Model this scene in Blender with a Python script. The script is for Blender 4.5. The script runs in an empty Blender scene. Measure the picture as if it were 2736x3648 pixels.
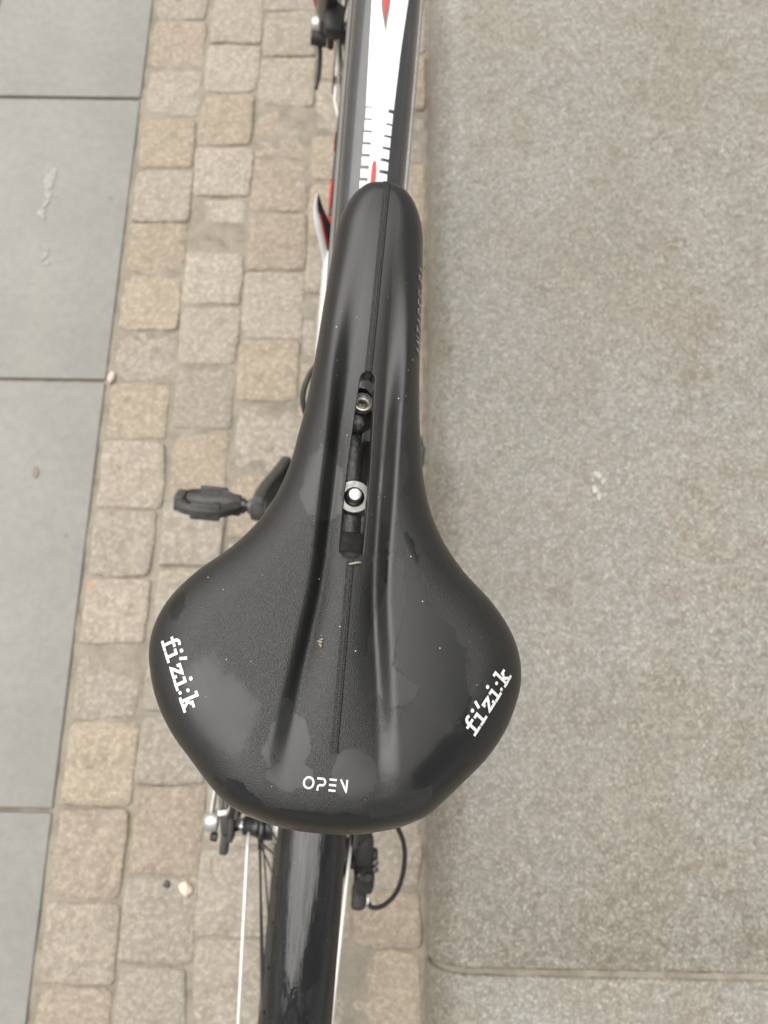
import bpy, bmesh, math, random
import numpy as np
from mathutils import Vector, Matrix, noise as mnoise

R = math.radians
scene = bpy.context.scene
col = scene.collection

# ------------------------------------------------------------------ camera
CAM_H = 1.27
cam_d = bpy.data.cameras.new("camera")
cam_d.sensor_fit = 'VERTICAL'
cam_d.sensor_height = 36.0
cam_d.sensor_width = 27.0
cam_d.lens = 28.08
cam_d.clip_start = 0.01
cam_d.clip_end = 200.0
cam_d.dof.use_dof = True
cam_d.dof.focus_distance = 0.318
cam_d.dof.aperture_fstop = 15.0
cam = bpy.data.objects.new("camera", cam_d)
cam.location = (0, 0, CAM_H)
cam.rotation_euler = (R(16.0), 0, 0)
col.objects.link(cam)
scene.camera = cam

# ------------------------------------------------------------------ sky, sun, exposure
SUN_ELEV, SUN_ROT = 69.0, 300.0          # compass-style rotation of the veiled sun
world = bpy.data.worlds.new("World")
scene.world = world
world.use_nodes = True
wn = world.node_tree
wn.nodes.clear()
sky = wn.nodes.new('ShaderNodeTexSky')
sky.sky_type = 'NISHITA'
sky.sun_disc = False
sky.sun_elevation = R(SUN_ELEV)
sky.sun_rotation = R(SUN_ROT)
sky.air_density = 1.0
sky.dust_density = 2.0
sky.ozone_density = 1.0
hs = wn.nodes.new('ShaderNodeHueSaturation')
hs.inputs['Saturation'].default_value = 0.05     # overcast: the cloud deck takes the blue out
bg = wn.nodes.new('ShaderNodeBackground')
bg.inputs['Strength'].default_value = 0.05
wo = wn.nodes.new('ShaderNodeOutputWorld')
wn.links.new(sky.outputs[0], hs.inputs['Color'])
wn.links.new(hs.outputs[0], bg.inputs['Color'])
wn.links.new(bg.outputs[0], wo.inputs['Surface'])

sun_d = bpy.data.lights.new("sun", 'SUN')
sun_d.energy = 1.5
sun_d.angle = R(82.0)           # sun veiled by a thick cloud deck: light from a wide patch of sky
sun_d.color = (1.0, 0.965, 0.91)
sun = bpy.data.objects.new("sun", sun_d)
_az = R(SUN_ROT)
_dir = Vector((math.sin(_az) * math.cos(R(SUN_ELEV)), math.cos(_az) * math.cos(R(SUN_ELEV)), math.sin(R(SUN_ELEV))))
sun.rotation_euler = _dir.to_track_quat('Z', 'Y').to_euler()
sun.location = _dir * 20
col.objects.link(sun)

scene.view_settings.view_transform = 'Standard'
scene.view_settings.look = 'None'
scene.view_settings.gamma = 1.0
scene.view_settings.exposure = 1.42
scene.view_settings.use_curve_mapping = False

# ------------------------------------------------------------------ node helpers
class NT:
    def __init__(self, name):
        self.m = bpy.data.materials.new(name)
        self.m.use_nodes = True
        self.t = self.m.node_tree
        self.b = self.t.nodes['Principled BSDF']
        self.tc = None
    def n(self, kind, **kw):
        nd = self.t.nodes.new(kind)
        for k, v in kw.items():
            if k.startswith('_'):
                setattr(nd, k[1:], v)
        return nd
    def link(self, a, b):
        self.t.links.new(a, b)
    def put(self, sock, v):
        if hasattr(v, 'is_output') or isinstance(v, bpy.types.NodeSocket):
            self.link(v, sock)
        else:
            sock.default_value = v
    def obj(self):
        if not self.tc:
            self.tc = self.n('ShaderNodeTexCoord')
        return self.tc.outputs['Object']
    def noise(self, scale, detail=4.0, rough=0.55, vec=None, dist=0.0):
        nd = self.n('ShaderNodeTexNoise')
        nd.inputs['Scale'].default_value = scale
        nd.inputs['Detail'].default_value = detail
        nd.inputs['Roughness'].default_value = rough
        nd.inputs['Distortion'].default_value = dist
        self.link(vec if vec is not None else self.obj(), nd.inputs['Vector'])
        return nd.outputs['Fac']
    def voro(self, scale, feature='F1', vec=None, rnd=1.0):
        nd = self.n('ShaderNodeTexVoronoi', _feature=feature)
        nd.inputs['Scale'].default_value = scale
        nd.inputs['Randomness'].default_value = rnd
        self.link(vec if vec is not None else self.obj(), nd.inputs['Vector'])
        return nd
    def ramp(self, fac, stops, interp='LINEAR'):
        nd = self.n('ShaderNodeValToRGB')
        cr = nd.color_ramp
        cr.interpolation = interp
        while len(cr.elements) < len(stops):
            cr.elements.new(0.5)
        for e, (p, c) in zip(cr.elements, stops):
            e.position = p
            e.color = (*c, 1) if len(c) == 3 else c
        self.put(nd.inputs['Fac'], fac)
        return nd.outputs['Color']
    def step(self, fac, a, b):
        nd = self.n('ShaderNodeMapRange', _interpolation_type='SMOOTHSTEP')
        nd.inputs['From Min'].default_value = a
        nd.inputs['From Max'].default_value = b
        self.put(nd.inputs['Value'], fac)
        return nd.outputs['Result']
    def rng(self, fac, a, b, lo, hi):
        nd = self.n('ShaderNodeMapRange')
        for k, v in (('From Min', a), ('From Max', b), ('To Min', lo), ('To Max', hi)):
            nd.inputs[k].default_value = v
        self.put(nd.inputs['Value'], fac)
        return nd.outputs['Result']
    def math(self, op, a, b=0.0):
        nd = self.n('ShaderNodeMath', _operation=op)
        self.put(nd.inputs[0], a)
        self.put(nd.inputs[1], b)
        return nd.outputs[0]
    def mix(self, fac, a, b, mode='MIX'):
        nd = self.n('ShaderNodeMix', _data_type='RGBA', _blend_type=mode)
        self.put(nd.inputs[0], fac)
        for s, v in ((nd.inputs[6], a), (nd.inputs[7], b)):
            if isinstance(v, tuple):
                s.default_value = (*v, 1) if len(v) == 3 else v
            else:
                self.link(v, s)
        return nd.outputs[2]
    def mixf(self, fac, a, b):
        nd = self.n('ShaderNodeMix', _data_type='FLOAT')
        self.put(nd.inputs[0], fac)
        self.put(nd.inputs[2], a)
        self.put(nd.inputs[3], b)
        return nd.outputs[0]
    def bump(self, height, strength=0.3, dist=0.001, normal=None):
        nd = self.n('ShaderNodeBump')
        self.put(nd.inputs['Strength'], strength)
        nd.inputs['Distance'].default_value = dist
        self.link(height, nd.inputs['Height'])
        if normal is not None:
            self.link(normal, nd.inputs['Normal'])
        return nd.outputs['Normal']
    def vscale(self, sx, sy, sz, vec=None, rot=None):
        nd = self.n('ShaderNodeMapping')
        nd.inputs['Scale'].default_value = (sx, sy, sz)
        if rot:
            nd.inputs['Rotation'].default_value = rot
        self.link(vec if vec is not None else self.obj(), nd.inputs['Vector'])
        return nd.outputs['Vector']
    def set(self, **kw):
        names = dict(base='Base Color', rough='Roughness', metal='Metallic', normal='Normal', spec='Specular IOR Level',
                     coat='Coat Weight', coatr='Coat Roughness', ior='IOR')
        for k, v in kw.items():
            s = self.b.inputs[names[k]]
            if isinstance(v, tuple) and len(v) == 3 and k == 'base':
                v = (*v, 1)
            self.put(s, v)
        return self.m

def plain(name, base, rough=0.4, metal=0.0, var=0.25, scale=60.0, spec=0.5, coat=0.0):
    """paint/metal/plastic with slight grime variation in colour and gloss"""
    t = NT(name)
    f = t.noise(scale, 5, 0.6)
    dark = tuple(c * (1 - var) for c in base)
    lite = tuple(min(1, c * (1 + var * 0.5)) for c in base)
    c = t.ramp(f, [(0.3, dark), (0.7, lite)])
    r = t.rng(t.noise(scale * 1.7, 4), 0.3, 0.7, max(0.04, rough * 0.8), min(1, rough * 1.25))
    return t.set(base=c, rough=r, metal=metal, spec=spec, coat=coat)

# ------------------------------------------------------------------ materials: ground
def make_slab_mat():
    t = NT("grey_stone_slab")
    f1 = t.noise(7, 6, 0.6)
    f2 = t.noise(60, 6, 0.7)
    f3 = t.noise(420, 3, 0.7)
    c = t.ramp(f1, [(0.3, (0.248, 0.246, 0.232)), (0.55, (0.284, 0.279, 0.263)), (0.75, (0.308, 0.299, 0.277))])
    c = t.mix(t.rng(f2, 0.35, 0.7, 0.0, 0.45), c, (0.215, 0.214, 0.20))
    c = t.mix(t.step(f3, 0.60, 0.72), c, (0.36, 0.355, 0.335))
    sp = t.voro(16)
    sp2 = t.step(sp.outputs['Distance'], 0.11, 0.045)
    spm = t.math('MULTIPLY', sp2, t.step(t.noise(9, 3), 0.50, 0.6))
    c = t.mix(t.math('MULTIPLY', spm, 0.55), c, (0.13, 0.13, 0.12))
    c = t.mix(t.math('MULTIPLY', t.step(t.noise(13, 6, 0.68), 0.54, 0.72), 0.5), c, (0.225, 0.222, 0.198))
    c = t.mix(t.math('MULTIPLY', t.step(t.noise(5, 4, 0.6, t.vscale(1, 0.4, 1)), 0.5, 0.7), 0.35), c, (0.30, 0.298, 0.262))
    oi = t.n('ShaderNodeObjectInfo')
    c = t.mix(1.0, c, t.ramp(oi.outputs['Random'], [(0, (0.94, 0.94, 0.93)), (1, (1.03, 1.02, 1.0))]), 'MULTIPLY')
    nm = t.bump(f3, 0.35, 0.0006)
    nm = t.bump(f2, 0.2, 0.002, nm)
    return t.set(base=c, rough=t.rng(f2, 0.3, 0.7, 0.55, 0.78), normal=nm, spec=0.4)

def make_sett_mat():
    t = NT("worn_granite_sett")
    oi = t.n('ShaderNodeObjectInfo')
    geo = t.n('ShaderNodeNewGeometry')
    pos = geo.outputs['Position']
    f1 = t.noise(26, 5, 0.6, pos)
    f2 = t.noise(110, 5, 0.68, pos)
    f3 = t.noise(520, 3, 0.65, pos)
    c = oi.outputs['Color']
    c = t.mix(t.rng(f1, 0.35, 0.68, 0.0, 0.65), c, t.mix(1.0, oi.outputs['Color'], (0.72, 0.70, 0.66), 'MULTIPLY'))
    c = t.mix(t.rng(f2, 0.46, 0.62, 0.0, 0.9), c, t.mix(1.0, oi.outputs['Color'], (1.36, 1.34, 1.30), 'MULTIPLY'))
    c = t.mix(t.step(f3, 0.52, 0.64), c, t.mix(1.0, oi.outputs['Color'], (0.62, 0.60, 0.56), 'MULTIPLY'))
    # brown dirt worn into the hollows and along the edges
    c = t.mix(t.math('MULTIPLY', t.step(t.noise(48, 6, 0.7, pos, 0.5), 0.54, 0.70), 0.65), c, (0.215, 0.178, 0.132))
    nm = t.bump(f1, 0.5, 0.006)
    nm = t.bump(f2, 0.9, 0.0045, nm)
    nm = t.bump(f3, 0.6, 0.0014, nm)
    return t.set(base=c, rough=t.rng(f2, 0.3, 0.7, 0.55, 0.8), normal=nm, spec=0.4)

def make_sand_mat(name="joint_sand", pattern=False):
    t = NT(name)
    f1 = t.noise(30, 6, 0.65)
    f2 = t.noise(300, 4, 0.7)
    c = t.ramp(f1, [(0.3, (0.205, 0.178, 0.142)), (0.50, (0.295, 0.261, 0.211)), (0.75, (0.36, 0.322, 0.264))])
    c = t.mix(t.math('MULTIPLY', t.step(f2, 0.5, 0.7), 0.6), c, (0.15, 0.13, 0.105))
    g = t.noise(5, 3)
    c = t.mix(t.math('MULTIPLY', t.step(g, 0.62, 0.72), 0.4), c, (0.155, 0.165, 0.085))
    if pattern:
        br = t.n('ShaderNodeTexBrick')
        br.inputs['Scale'].default_value = 1.0
        br.inputs['Brick Width'].default_value = 0.11
        br.inputs['Row Height'].default_value = 0.11
        br.inputs['Mortar Size'].default_value = 0.006
        br.inputs['Color1'].default_value = (0.27, 0.245, 0.205, 1)
        br.inputs['Color2'].default_value = (0.32, 0.28, 0.225, 1)
        br.inputs['Mortar'].default_value = (0.15, 0.13, 0.105, 1)
        t.link(t.vscale(1, 1, 1), br.inputs['Vector'])
        c = t.mix(0.8, c, br.outputs['Color'])
    nm = t.bump(f2, 0.7, 0.002)
    return t.set(base=c, rough=0.85, normal=nm, spec=0.25)

def make_granite_mat():
    t = NT("speckled_grey_granite")
    f0 = t.noise(6, 4, 0.55)
    f1 = t.noise(42, 6, 0.62, None, 0.6)
    f2 = t.noise(120, 6, 0.68, None, 1.2)
    f3 = t.noise(330, 4, 0.62, None, 0.8)
    grey = (0.214, 0.199, 0.166)
    c = t.ramp(f1, [(0.30, (0.178, 0.152, 0.116)), (0.46, grey), (0.60, (0.222, 0.214, 0.186)), (0.74, (0.244, 0.214, 0.176))])
    # pale crystals in broken filaments, brown and dark crystals between
    c = t.mix(t.rng(f2, 0.51, 0.63, 0.0, 1.0), c, (0.345, 0.318, 0.276))
    c = t.mix(t.rng(f2, 0.48, 0.36, 0.0, 0.85), c, (0.140, 0.124, 0.098))
    c = t.mix(t.math('MULTIPLY', t.step(f3, 0.55, 0.64), 0.9), c, (0.52, 0.50, 0.46))
    c = t.mix(t.math('MULTIPLY', t.step(f3, 0.42, 0.30), 0.5), c, (0.14, 0.13, 0.11))
    v = t.voro(38, vec=t.obj())
    bm_ = t.math('MULTIPLY', t.step(v.outputs['Distance'], 0.36, 0.22), t.step(t.noise(11, 3), 0.52, 0.66))
    c = t.mix(t.math('MULTIPLY', bm_, 0.5), c, (0.20, 0.158, 0.11))
    c = t.mix(t.rng(f0, 0.4, 0.7, 0.0, 0.7), c, t.mix(1.0, c, (0.90, 0.94, 0.95), 'MULTIPLY'))
    # broad brown weathering and darker damp stains
    c = t.mix(t.math('MULTIPLY', t.step(t.noise(4.2, 5, 0.62), 0.44, 0.64), 0.45), c, t.mix(1.0, c, (0.90, 0.81, 0.70), 'MULTIPLY'))
    c = t.mix(t.math('MULTIPLY', t.step(t.noise(17, 5, 0.65), 0.56, 0.72), 0.6), c, t.mix(1.0, c, (0.80, 0.76, 0.70), 'MULTIPLY'))
    c = t.mix(t.math('MULTIPLY', t.step(t.noise(9, 4, 0.6, t.vscale(1, 0.5, 1)), 0.58, 0.75), 0.5), c, t.mix(1.0, c, (1.14, 1.12, 1.10), 'MULTIPLY'))
    gv = t.voro(70)
    c = t.mix(t.math('MULTIPLY', t.step(gv.outputs['Distance'], 0.09, 0.05), t.step(t.noise(21, 2), 0.55, 0.6)), c, (0.55, 0.53, 0.49))
    nm = t.bump(f3, 0.25, 0.0005)
    nm = t.bump(f2, 0.2, 0.001, nm)
    return t.set(base=c, rough=t.rng(f2, 0.3, 0.7, 0.28, 0.45), normal=nm, spec=0.5)

SLAB = make_slab_mat()
SETT = make_sett_mat()
SAND = make_sand_mat()
GROUND = make_sand_mat("paving_ground", True)
GRANITE = make_granite_mat()
MORTAR = make_sand_mat("crumbly_mortar")

# ------------------------------------------------------------------ mesh helpers
def tag(o, label=None, cat=None, group=None, kind=None):
    if label: o['label'] = label
    if cat: o['category'] = cat
    if group: o['group'] = group
    if kind: o['kind'] = kind
    return o

def link(name, me, mat=None, parent=None, smooth=True):
    if mat is not None and not me.materials:
        me.materials.append(mat)
    o = bpy.data.objects.new(name, me)
    col.objects.link(o)
    if parent is not None:
        o.parent = parent
    if smooth:
        me.polygons.foreach_set('use_smooth', [True] * len(me.polygons))
    return o

def mesh(name, V, F, mat=None, parent=None, smooth=True):
    me = bpy.data.meshes.new(name)
    me.from_pydata([tuple(v) for v in V], [], F)
    me.update()
    return link(name, me, mat, parent, smooth)

class MB:
    """collects simple shapes that make up ONE part"""
    def __init__(self):
        self.V, self.F = [], []
    def add(self, V, F):
        o = len(self.V)
        self.V += [tuple(v) for v in V]
        self.F += [tuple(i + o for i in f) for f in F]
        return self
    def tube(self, path, r, n=12, cap=True, flat=1.0, up=None):
        P = [Vector(p) for p in path]
        rs = r if isinstance(r, (list, tuple)) else [r] * len(P)
        V, F = [], []
        ref = Vector(up) if up else None
        prev = None
        for i, p in enumerate(P):
            t = (P[min(i + 1, len(P) - 1)] - P[max(i - 1, 0)]).normalized()
            if ref is not None:
                a = t.cross(ref).normalized()
            elif prev is None:
                a = t.cross(Vector((0, 0, 1)))
                if a.length < 0.05:
                    a = t.cross(Vector((0, 1, 0)))
                a.normalize()
            else:
                a = (prev - t * prev.dot(t)).normalized()
            prev = a
            b = t.cross(a)
            for k in range(n):
                w = 2 * math.pi * k / n
                V.append(p + a * math.cos(w) * rs[i] + b * math.sin(w) * rs[i] * flat)
        for i in range(len(P) - 1):
            for k in range(n):
                k2 = (k + 1) % n
                F.append((i * n + k, i * n + k2, (i + 1) * n + k2, (i + 1) * n + k))
        if cap:
            F.append(tuple(reversed(range(n))))
            F.append(tuple((len(P) - 1) * n + k for k in range(n)))
        return self.add(V, F)
    def lathe(self, prof, center=(0, 0, 0), axis='X', n=40, close=False):
        """prof: (offset along the axis, radius)"""
        c = Vector(center)
        V, F = [], []
        for (a, r) in prof:
            for k in range(n):
                w = 2 * math.pi * k / n
                u, v = r * math.cos(w), r * math.sin(w)
                d = {'X': (a, u, v), 'Y': (v, a, u), 'Z': (u, v, a)}[axis]
                V.append(c + Vector(d))
        m = len(prof)
        for i in range(m if close else m - 1):
            j = (i + 1) % m
            for k in range(n):
                k2 = (k + 1) % n
                F.append((i * n + k, i * n + k2, j * n + k2, j * n + k))
        if not close:
            F.append(tuple(reversed(range(n))))
            F.append(tuple((m - 1) * n + k for k in range(n)))
        return self.add(V, F)
    def box(self, c, s, rot=None, bev=0.15):
        """box with chamfered edges; s full sizes"""
        bm = bmesh.new()
        bmesh.ops.create_cube(bm, size=1.0)
        for v in bm.verts:
            v.co = Vector((v.co.x * s[0], v.co.y * s[1], v.co.z * s[2]))
        if bev:
            bmesh.ops.bevel(bm, geom=bm.edges[:], offset=min(s) * bev, segments=2, affect='EDGES', profile=0.5)
        M = (rot.to_4x4() if rot is not None else Matrix())
        V = [M @ v.co + Vector(c) for v in bm.verts]
        bm.verts.index_update()
        F = [tuple(v.index for v in f.verts) for f in bm.faces]
        bm.free()
        return self.add(V, F)
    def build(self, name, mat, parent=None, smooth=True, auto=None):
        o = mesh(name, self.V, self.F, mat, parent, smooth)
        bm = bmesh.new()
        bm.from_mesh(o.data)
        bmesh.ops.recalc_face_normals(bm, faces=bm.faces[:])
        if auto:
            for e in bm.edges:
                if len(e.link_faces) == 2 and e.calc_face_angle(0) > R(auto):
                    e.smooth = False
        bm.to_mesh(o.data)
        bm.free()
        return o

def spline(pts, n):
    """Catmull-Rom through points"""
    P = [Vector(p) for p in pts]
    P = [P[0] * 2 - P[1]] + P + [P[-1] * 2 - P[-2]]
    out = []
    segs = len(P) - 3
    for i in range(segs):
        p0, p1, p2, p3 = P[i:i + 4]
        for k in range(n):
            t = k / n
            out.append(0.5 * ((2 * p1) + (p2 - p0) * t + (2 * p0 - 5 * p1 + 4 * p2 - p3) * t * t + (3 * p1 - p0 - 3 * p2 + p3) * t ** 3))
    out.append(P[-2].copy())
    return out

# ------------------------------------------------------------------ the street
TH = R(-1.0)                                  # street runs 1 degree off the bike's picture axis
cT, sT = math.cos(TH), math.sin(TH)
def st(x, y, z=0.0):
    return Vector((x * cT - y * sT, x * sT + y * cT, z))
def street(o):
    o.rotation_euler = (0, 0, TH)
    return o
random.seed(7)
XL, XR = -0.490, 0.0645                       # sett strip between slab row and raised granite

V = [(-30, -30, -0.022), (30, -30, -0.022), (30, 30, -0.022), (-30, 30, -0.022)]
ground = street(mesh('ground', V, [(0, 1, 2, 3)], GROUND, smooth=False))
tag(ground, 'sandy paved ground under the slabs and setts', kind='structure')

# joint sand bed with an uneven surface
def sand_bed(name, x0, x1, y0, y1, step=0.0065):
    nx, ny = int((x1 - x0) / step) + 1, int((y1 - y0) / step) + 1
    V, F = [], []
    for j in range(ny):
        for i in range(nx):
            x, y = x0 + (x1 - x0) * i / (nx - 1), y0 + (y1 - y0) * j / (ny - 1)
            h = mnoise.noise(Vector((x * 14, y * 14, 3.1))) * 0.0030 + mnoise.noise(Vector((x * 60, y * 60, 8.0))) * 0.0013
            V.append((x, y, (-0.0026 if x > XL - 0.007 or x < -0.802 else -0.0070) + h))
    for j in range(ny - 1):
        for i in range(nx - 1):
            a = j * nx + i
            F.append((a, a + 1, a + nx + 1, a + nx))
    o = street(mesh(name, V, F, SAND))
    tag(o, 'brown sand filling the joints between the setts', kind='stuff')
    return o
sand_bed('joint_sand', -1.12, XR + 0.03, -0.95, 2.15)

# --- setts
cobbles = bpy.data.objects.new('cobble_paving', None)
col.objects.link(cobbles)
street(cobbles)
tag(cobbles, 'strip of worn beige and grey granite setts between slabs and raised granite', kind='structure')

def rowY(py):
    return CAM_H * math.tan(R(16.0) + math.atan((1824.0 - py) / 2845.0))

def make_sett(x0, x1, y0, y1, colr, rnd):
    cx, cy = (x0 + x1) / 2, (y0 + y1) / 2
    hx, hy = (x1 - x0) / 2 - rnd.uniform(0.0002, 0.0017), (y1 - y0) / 2 - rnd.uniform(0.0002, 0.0017)
    n = 36
    ex = rnd.uniform(12.0, 22.0)
    cor = [rnd.choice((rnd.uniform(-0.03, 0.01), rnd.uniform(-0.03, 0.01), rnd.uniform(-0.11, 0.0))) for _ in range(4)]
    tx, ty = rnd.gauss(0, 0.016), rnd.gauss(0, 0.016)
    zz = rnd.gauss(-0.0002, 0.0014)
    ph = rnd.uniform(0, 100)
    ring = []
    for k in range(n):
        w = 2 * math.pi * (k + 0.5) / n
        w += 0.16 * math.sin(4 * w + math.pi) * -1     # more points towards the corners
        c, s = math.cos(w), math.sin(w)
        q = (abs(c) ** ex + abs(s) ** ex) ** (-1 / ex)
        qd = int(((w) / (math.pi / 2))) % 4
        corner = max(0.0, abs(c * s) * 2 - 0.55) / 0.45
        q *= 1 + cor[qd] * corner * 0.9 + 0.045 * mnoise.noise(Vector((c * 1.6 + ph, s * 1.6, 0.3))) + 0.034 * mnoise.noise(Vector((c * 5 + ph, s * 5, 0.3)))
        ring.append((c * q * hx, s * q * hy))
    V, F = [], []
    levels = [(1.0, -0.020), (0.997, -0.0052), (0.975, -0.0014), (0.92, -0.0002), (0.74, 0.0002), (0.48, 0.0004), (0.22, 0.0004)]
    for (sc, dz) in levels:
        for (x, y) in ring:
            X, Y = x * sc, y * sc
            h = dz + zz + tx * X + ty * Y
            if dz > -0.01:
                h += 0.0022 * mnoise.noise(Vector(((X + cx) * 45, (Y + cy) * 45, ph))) * (1 if sc < 0.95 else 0.6)
            V.append((X, Y, h))
    V.append((0, 0, zz + 0.0006))
    m = len(levels)
    for i in range(m - 1):
        for k in range(n):
            k2 = (k + 1) % n
            F.append((i * n + k, i * n + k2, (i + 1) * n + k2, (i + 1) * n + k))
    for k in range(n):
        F.append(((m - 1) * n + k, (m - 1) * n + (k + 1) % n, m * n))
    o = mesh('sett', V, F, SETT, cobbles)
    o.location = (cx, cy, 0)
    o.color = (*colr, 1)
    return o

GREYS = [(0.335, 0.301, 0.246), (0.322, 0.292, 0.242), (0.342, 0.309, 0.254), (0.314, 0.284, 0.236), (0.332, 0.296, 0.238)]
TANS = [(0.345, 0.298, 0.230), (0.336, 0.288, 0.222), (0.350, 0.303, 0.232), (0.338, 0.290, 0.228)]
# row joints as read from the photograph's perspective, column by column (picture rows)
c1 = [-260, -90, 79, 256, 426, 614, 806, 987, 1190, 1374, 1583, 1829, 2075, 2310, 2584, 2895, 3232, 3535, 3870, 4250, 4700]
k1 = 'gg' + 'tgtgttgtggggttgttg' + 'gg'
c2 = [-200, -20, 166, 343, 528, 712, 904, 1096, 1316, 1540, 1800, 2030, 2285, 2556, 2812, 3138, 3456, 3800, 4200, 4700]
k2 = 'gg' + 'gtgggggtggggtgggg' + 'gg'
c3 = [-240, -110, 45, 207, 384, 565, 761, 972, 1214, 1439, 1692, 1930, 2180, 2450, 2740, 3029, 3351, 3690, 4080, 4600]
k3 = 'gg' + 'ggtttgtgtgggggggg' + 'gg'
c4 = [-180, -40, 125, 294, 482, 650, 850, 1050, 1280, 1500, 1740, 1990, 2230, 2500, 2790, 3090, 3420, 3760, 4150, 4650]
k4 = 'gg' + 'tgttggtgggtgggggt' + 'gg'
c5 = [-150, 20, 193, 394, 580, 789, 966, 1180, 1400, 1640, 1880, 2120, 2380, 2640, 2900, 3172, 3380, 3700, 4100, 4600]
k5 = 'gg' + 'tgttttttgggtgttggg' + 'g'
rnd = random.Random(21)
nb = 5
cw = (XR - XL) / nb
bx = [XL + cw * i for i in range(nb + 1)]
bx[1] += 0.003; bx[2] += 0.001; bx[4] += 0.004
for ci, (rows, kinds) in enumerate(((c1, k1), (c2, k2), (c3, k3), (c4, k4), (c5, k5))):
    ys = [rowY(p) for p in rows]
    for i in range(len(ys) - 1):
        kind = kinds[i] if i < len(kinds) else 'g'
        pal = TANS if kind == 't' else GREYS
        base = rnd.choice(pal)
        f = rnd.uniform(0.94, 1.10)
        wob = 0.0035
        make_sett(bx[ci] + (0.004 if ci == 0 else 0) + rnd.uniform(-wob, wob) * (ci > 0), bx[ci + 1] + rnd.uniform(-wob, wob) * (ci < 4) - (0.003 if ci == 4 else 0),
                  ys[i + 1], ys[i], tuple(c * f * w for c, w in zip(base, (1.10, 1.085, 1.11))), rnd)
# setts beyond the slab row (one corner shows at the picture's edge)
for ci in range(2):
    y = -0.4
    while y < 2.0:
        dy = rnd.uniform(0.098, 0.118)
        x1 = -0.800 - 0.111 * ci
        make_sett(x1 - 0.111, x1 - 0.004 * (ci == 0), y, y + dy, tuple(c * rnd.uniform(0.95, 1.1) for c in rnd.choice(TANS if rnd.random() < 0.5 else GREYS)), rnd)
        y += dy

# --- slab row
slabs = bpy.data.objects.new('slab_paving', None)
col.objects.link(slabs)
street(slabs)
tag(slabs, 'row of smooth grey rectangular paving slabs', kind='structure')
sy = [-1.55, -0.86, -0.1085, 0.592, 1.190, 1.80, 2.45]
for i in range(len(sy) - 1):
    y0, y1 = sy[i] + 0.0034, sy[i + 1] - 0.0034
    m = MB().box((0, 0, -0.02), (0.305, y1 - y0, 0.043), bev=0.045)
    o = m.build('slab', SLAB, slabs, auto=50)
    o.location = (-0.494 - 0.1525, (y0 + y1) / 2, random.uniform(-0.0006, 0.0006))

# --- raised granite with a rounded nose
plat = bpy.data.objects.new('raised_granite_pavement', None)
col.objects.link(plat)
street(plat)
tag(plat, 'raised pavement of speckled granite blocks with a rounded edge', kind='structure')
HT, RN = 0.090, 0.060
def granite_block(y0, y1):
    prof = [(XR + 0.0045, -0.021), (XR + 0.0015, 0.004)]
    for k in range(0, 13):
        a = (math.pi / 2) * k / 12
        prof.append((XR + RN * (1 - math.cos(a)) , HT - RN + RN * math.sin(a) - (HT - RN - 0.012) * (1 - k / 12) ** 2))
    prof += [(XR + 0.3, HT), (XR + 0.75, HT), (XR + 1.25, HT), (XR + 1.25, -0.021)]
    ys = [y0, y0 + 0.0012, y0 + 0.004]
    nseg = 10
    ys += [y0 + 0.004 + (y1 - y0 - 0.008) * k / nseg for k in range(1, nseg)] + [y1 - 0.004, y1 - 0.0012, y1]
    V, F = [], []
    for j, y in enumerate(ys):
        e = min(j, len(ys) - 1 - j)
        inset = (0.0035, 0.0012, 0.0)[e] if e < 3 else 0.0
        for (x, z) in prof:
            ax = min(1.0, max(0.0, (x - XR) / RN))
            V.append((x + inset * (1 - ax), y, z - inset * ax * (1 if z > 0 else 0)))
    n = len(prof)
    for j in range(len(ys) - 1):
        for i in range(n - 1):
            F.append((j * n + i, (j + 1) * n + i, (j + 1) * n + i + 1, j * n + i + 1))
    F.append(tuple(range(n)))
    F.append(tuple(reversed([(len(ys) - 1) * n + i for i in range(n)])))
    m = MB().add(V, F)
    return m.build('granite_block', GRANITE, plat, auto=60)
SEAM = -0.2905
granite_block(SEAM + 0.0037, 1.52)
granite_block(1.529, 3.3)
granite_block(-2.1, SEAM - 0.0037)
def mortar(yc, w, seed):
    V, F = [], []
    nx, ny = 120, 5
    prof = []
    for k in range(10):
        a = (math.pi / 2) * k / 9
        prof.append((XR + RN * (1 - math.cos(a)), HT - RN + RN * math.sin(a) - (HT - RN - 0.012) * (1 - k / 9) ** 2, k / 9))
    prof += [(XR + RN + 1.18 * (k + 1) / nx, HT, 1.0) for k in range(nx)]
    for (x, z, a) in prof:
        for j in range(ny):
            t = j / (ny - 1) - 0.5
            # the mortar has worn back on the nose and sits almost flush on the flat top
            dep = 0.0075 - 0.0050 * max(0.0, min(1.0, (x - XR - RN - 0.01) / 0.06))
            h = 0.0022 * mnoise.noise(Vector((x * 70, t * 3, seed))) + 0.0011 * mnoise.noise(Vector((x * 240, t * 9, seed)))
            d = dep - h
            V.append((x + d * (1 - a), yc + t * w, z - d * a))
    for i in range(len(prof) - 1):
        for j in range(ny - 1):
            b = i * ny + j
            F.append((b, b + ny, b + ny + 1, b + 1))
    return mesh('mortar_joint', V, F, MORTAR, plat)
mortar(SEAM, 0.0078, 1.0)
mortar(1.5245, 0.0093, 2.0)

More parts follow.
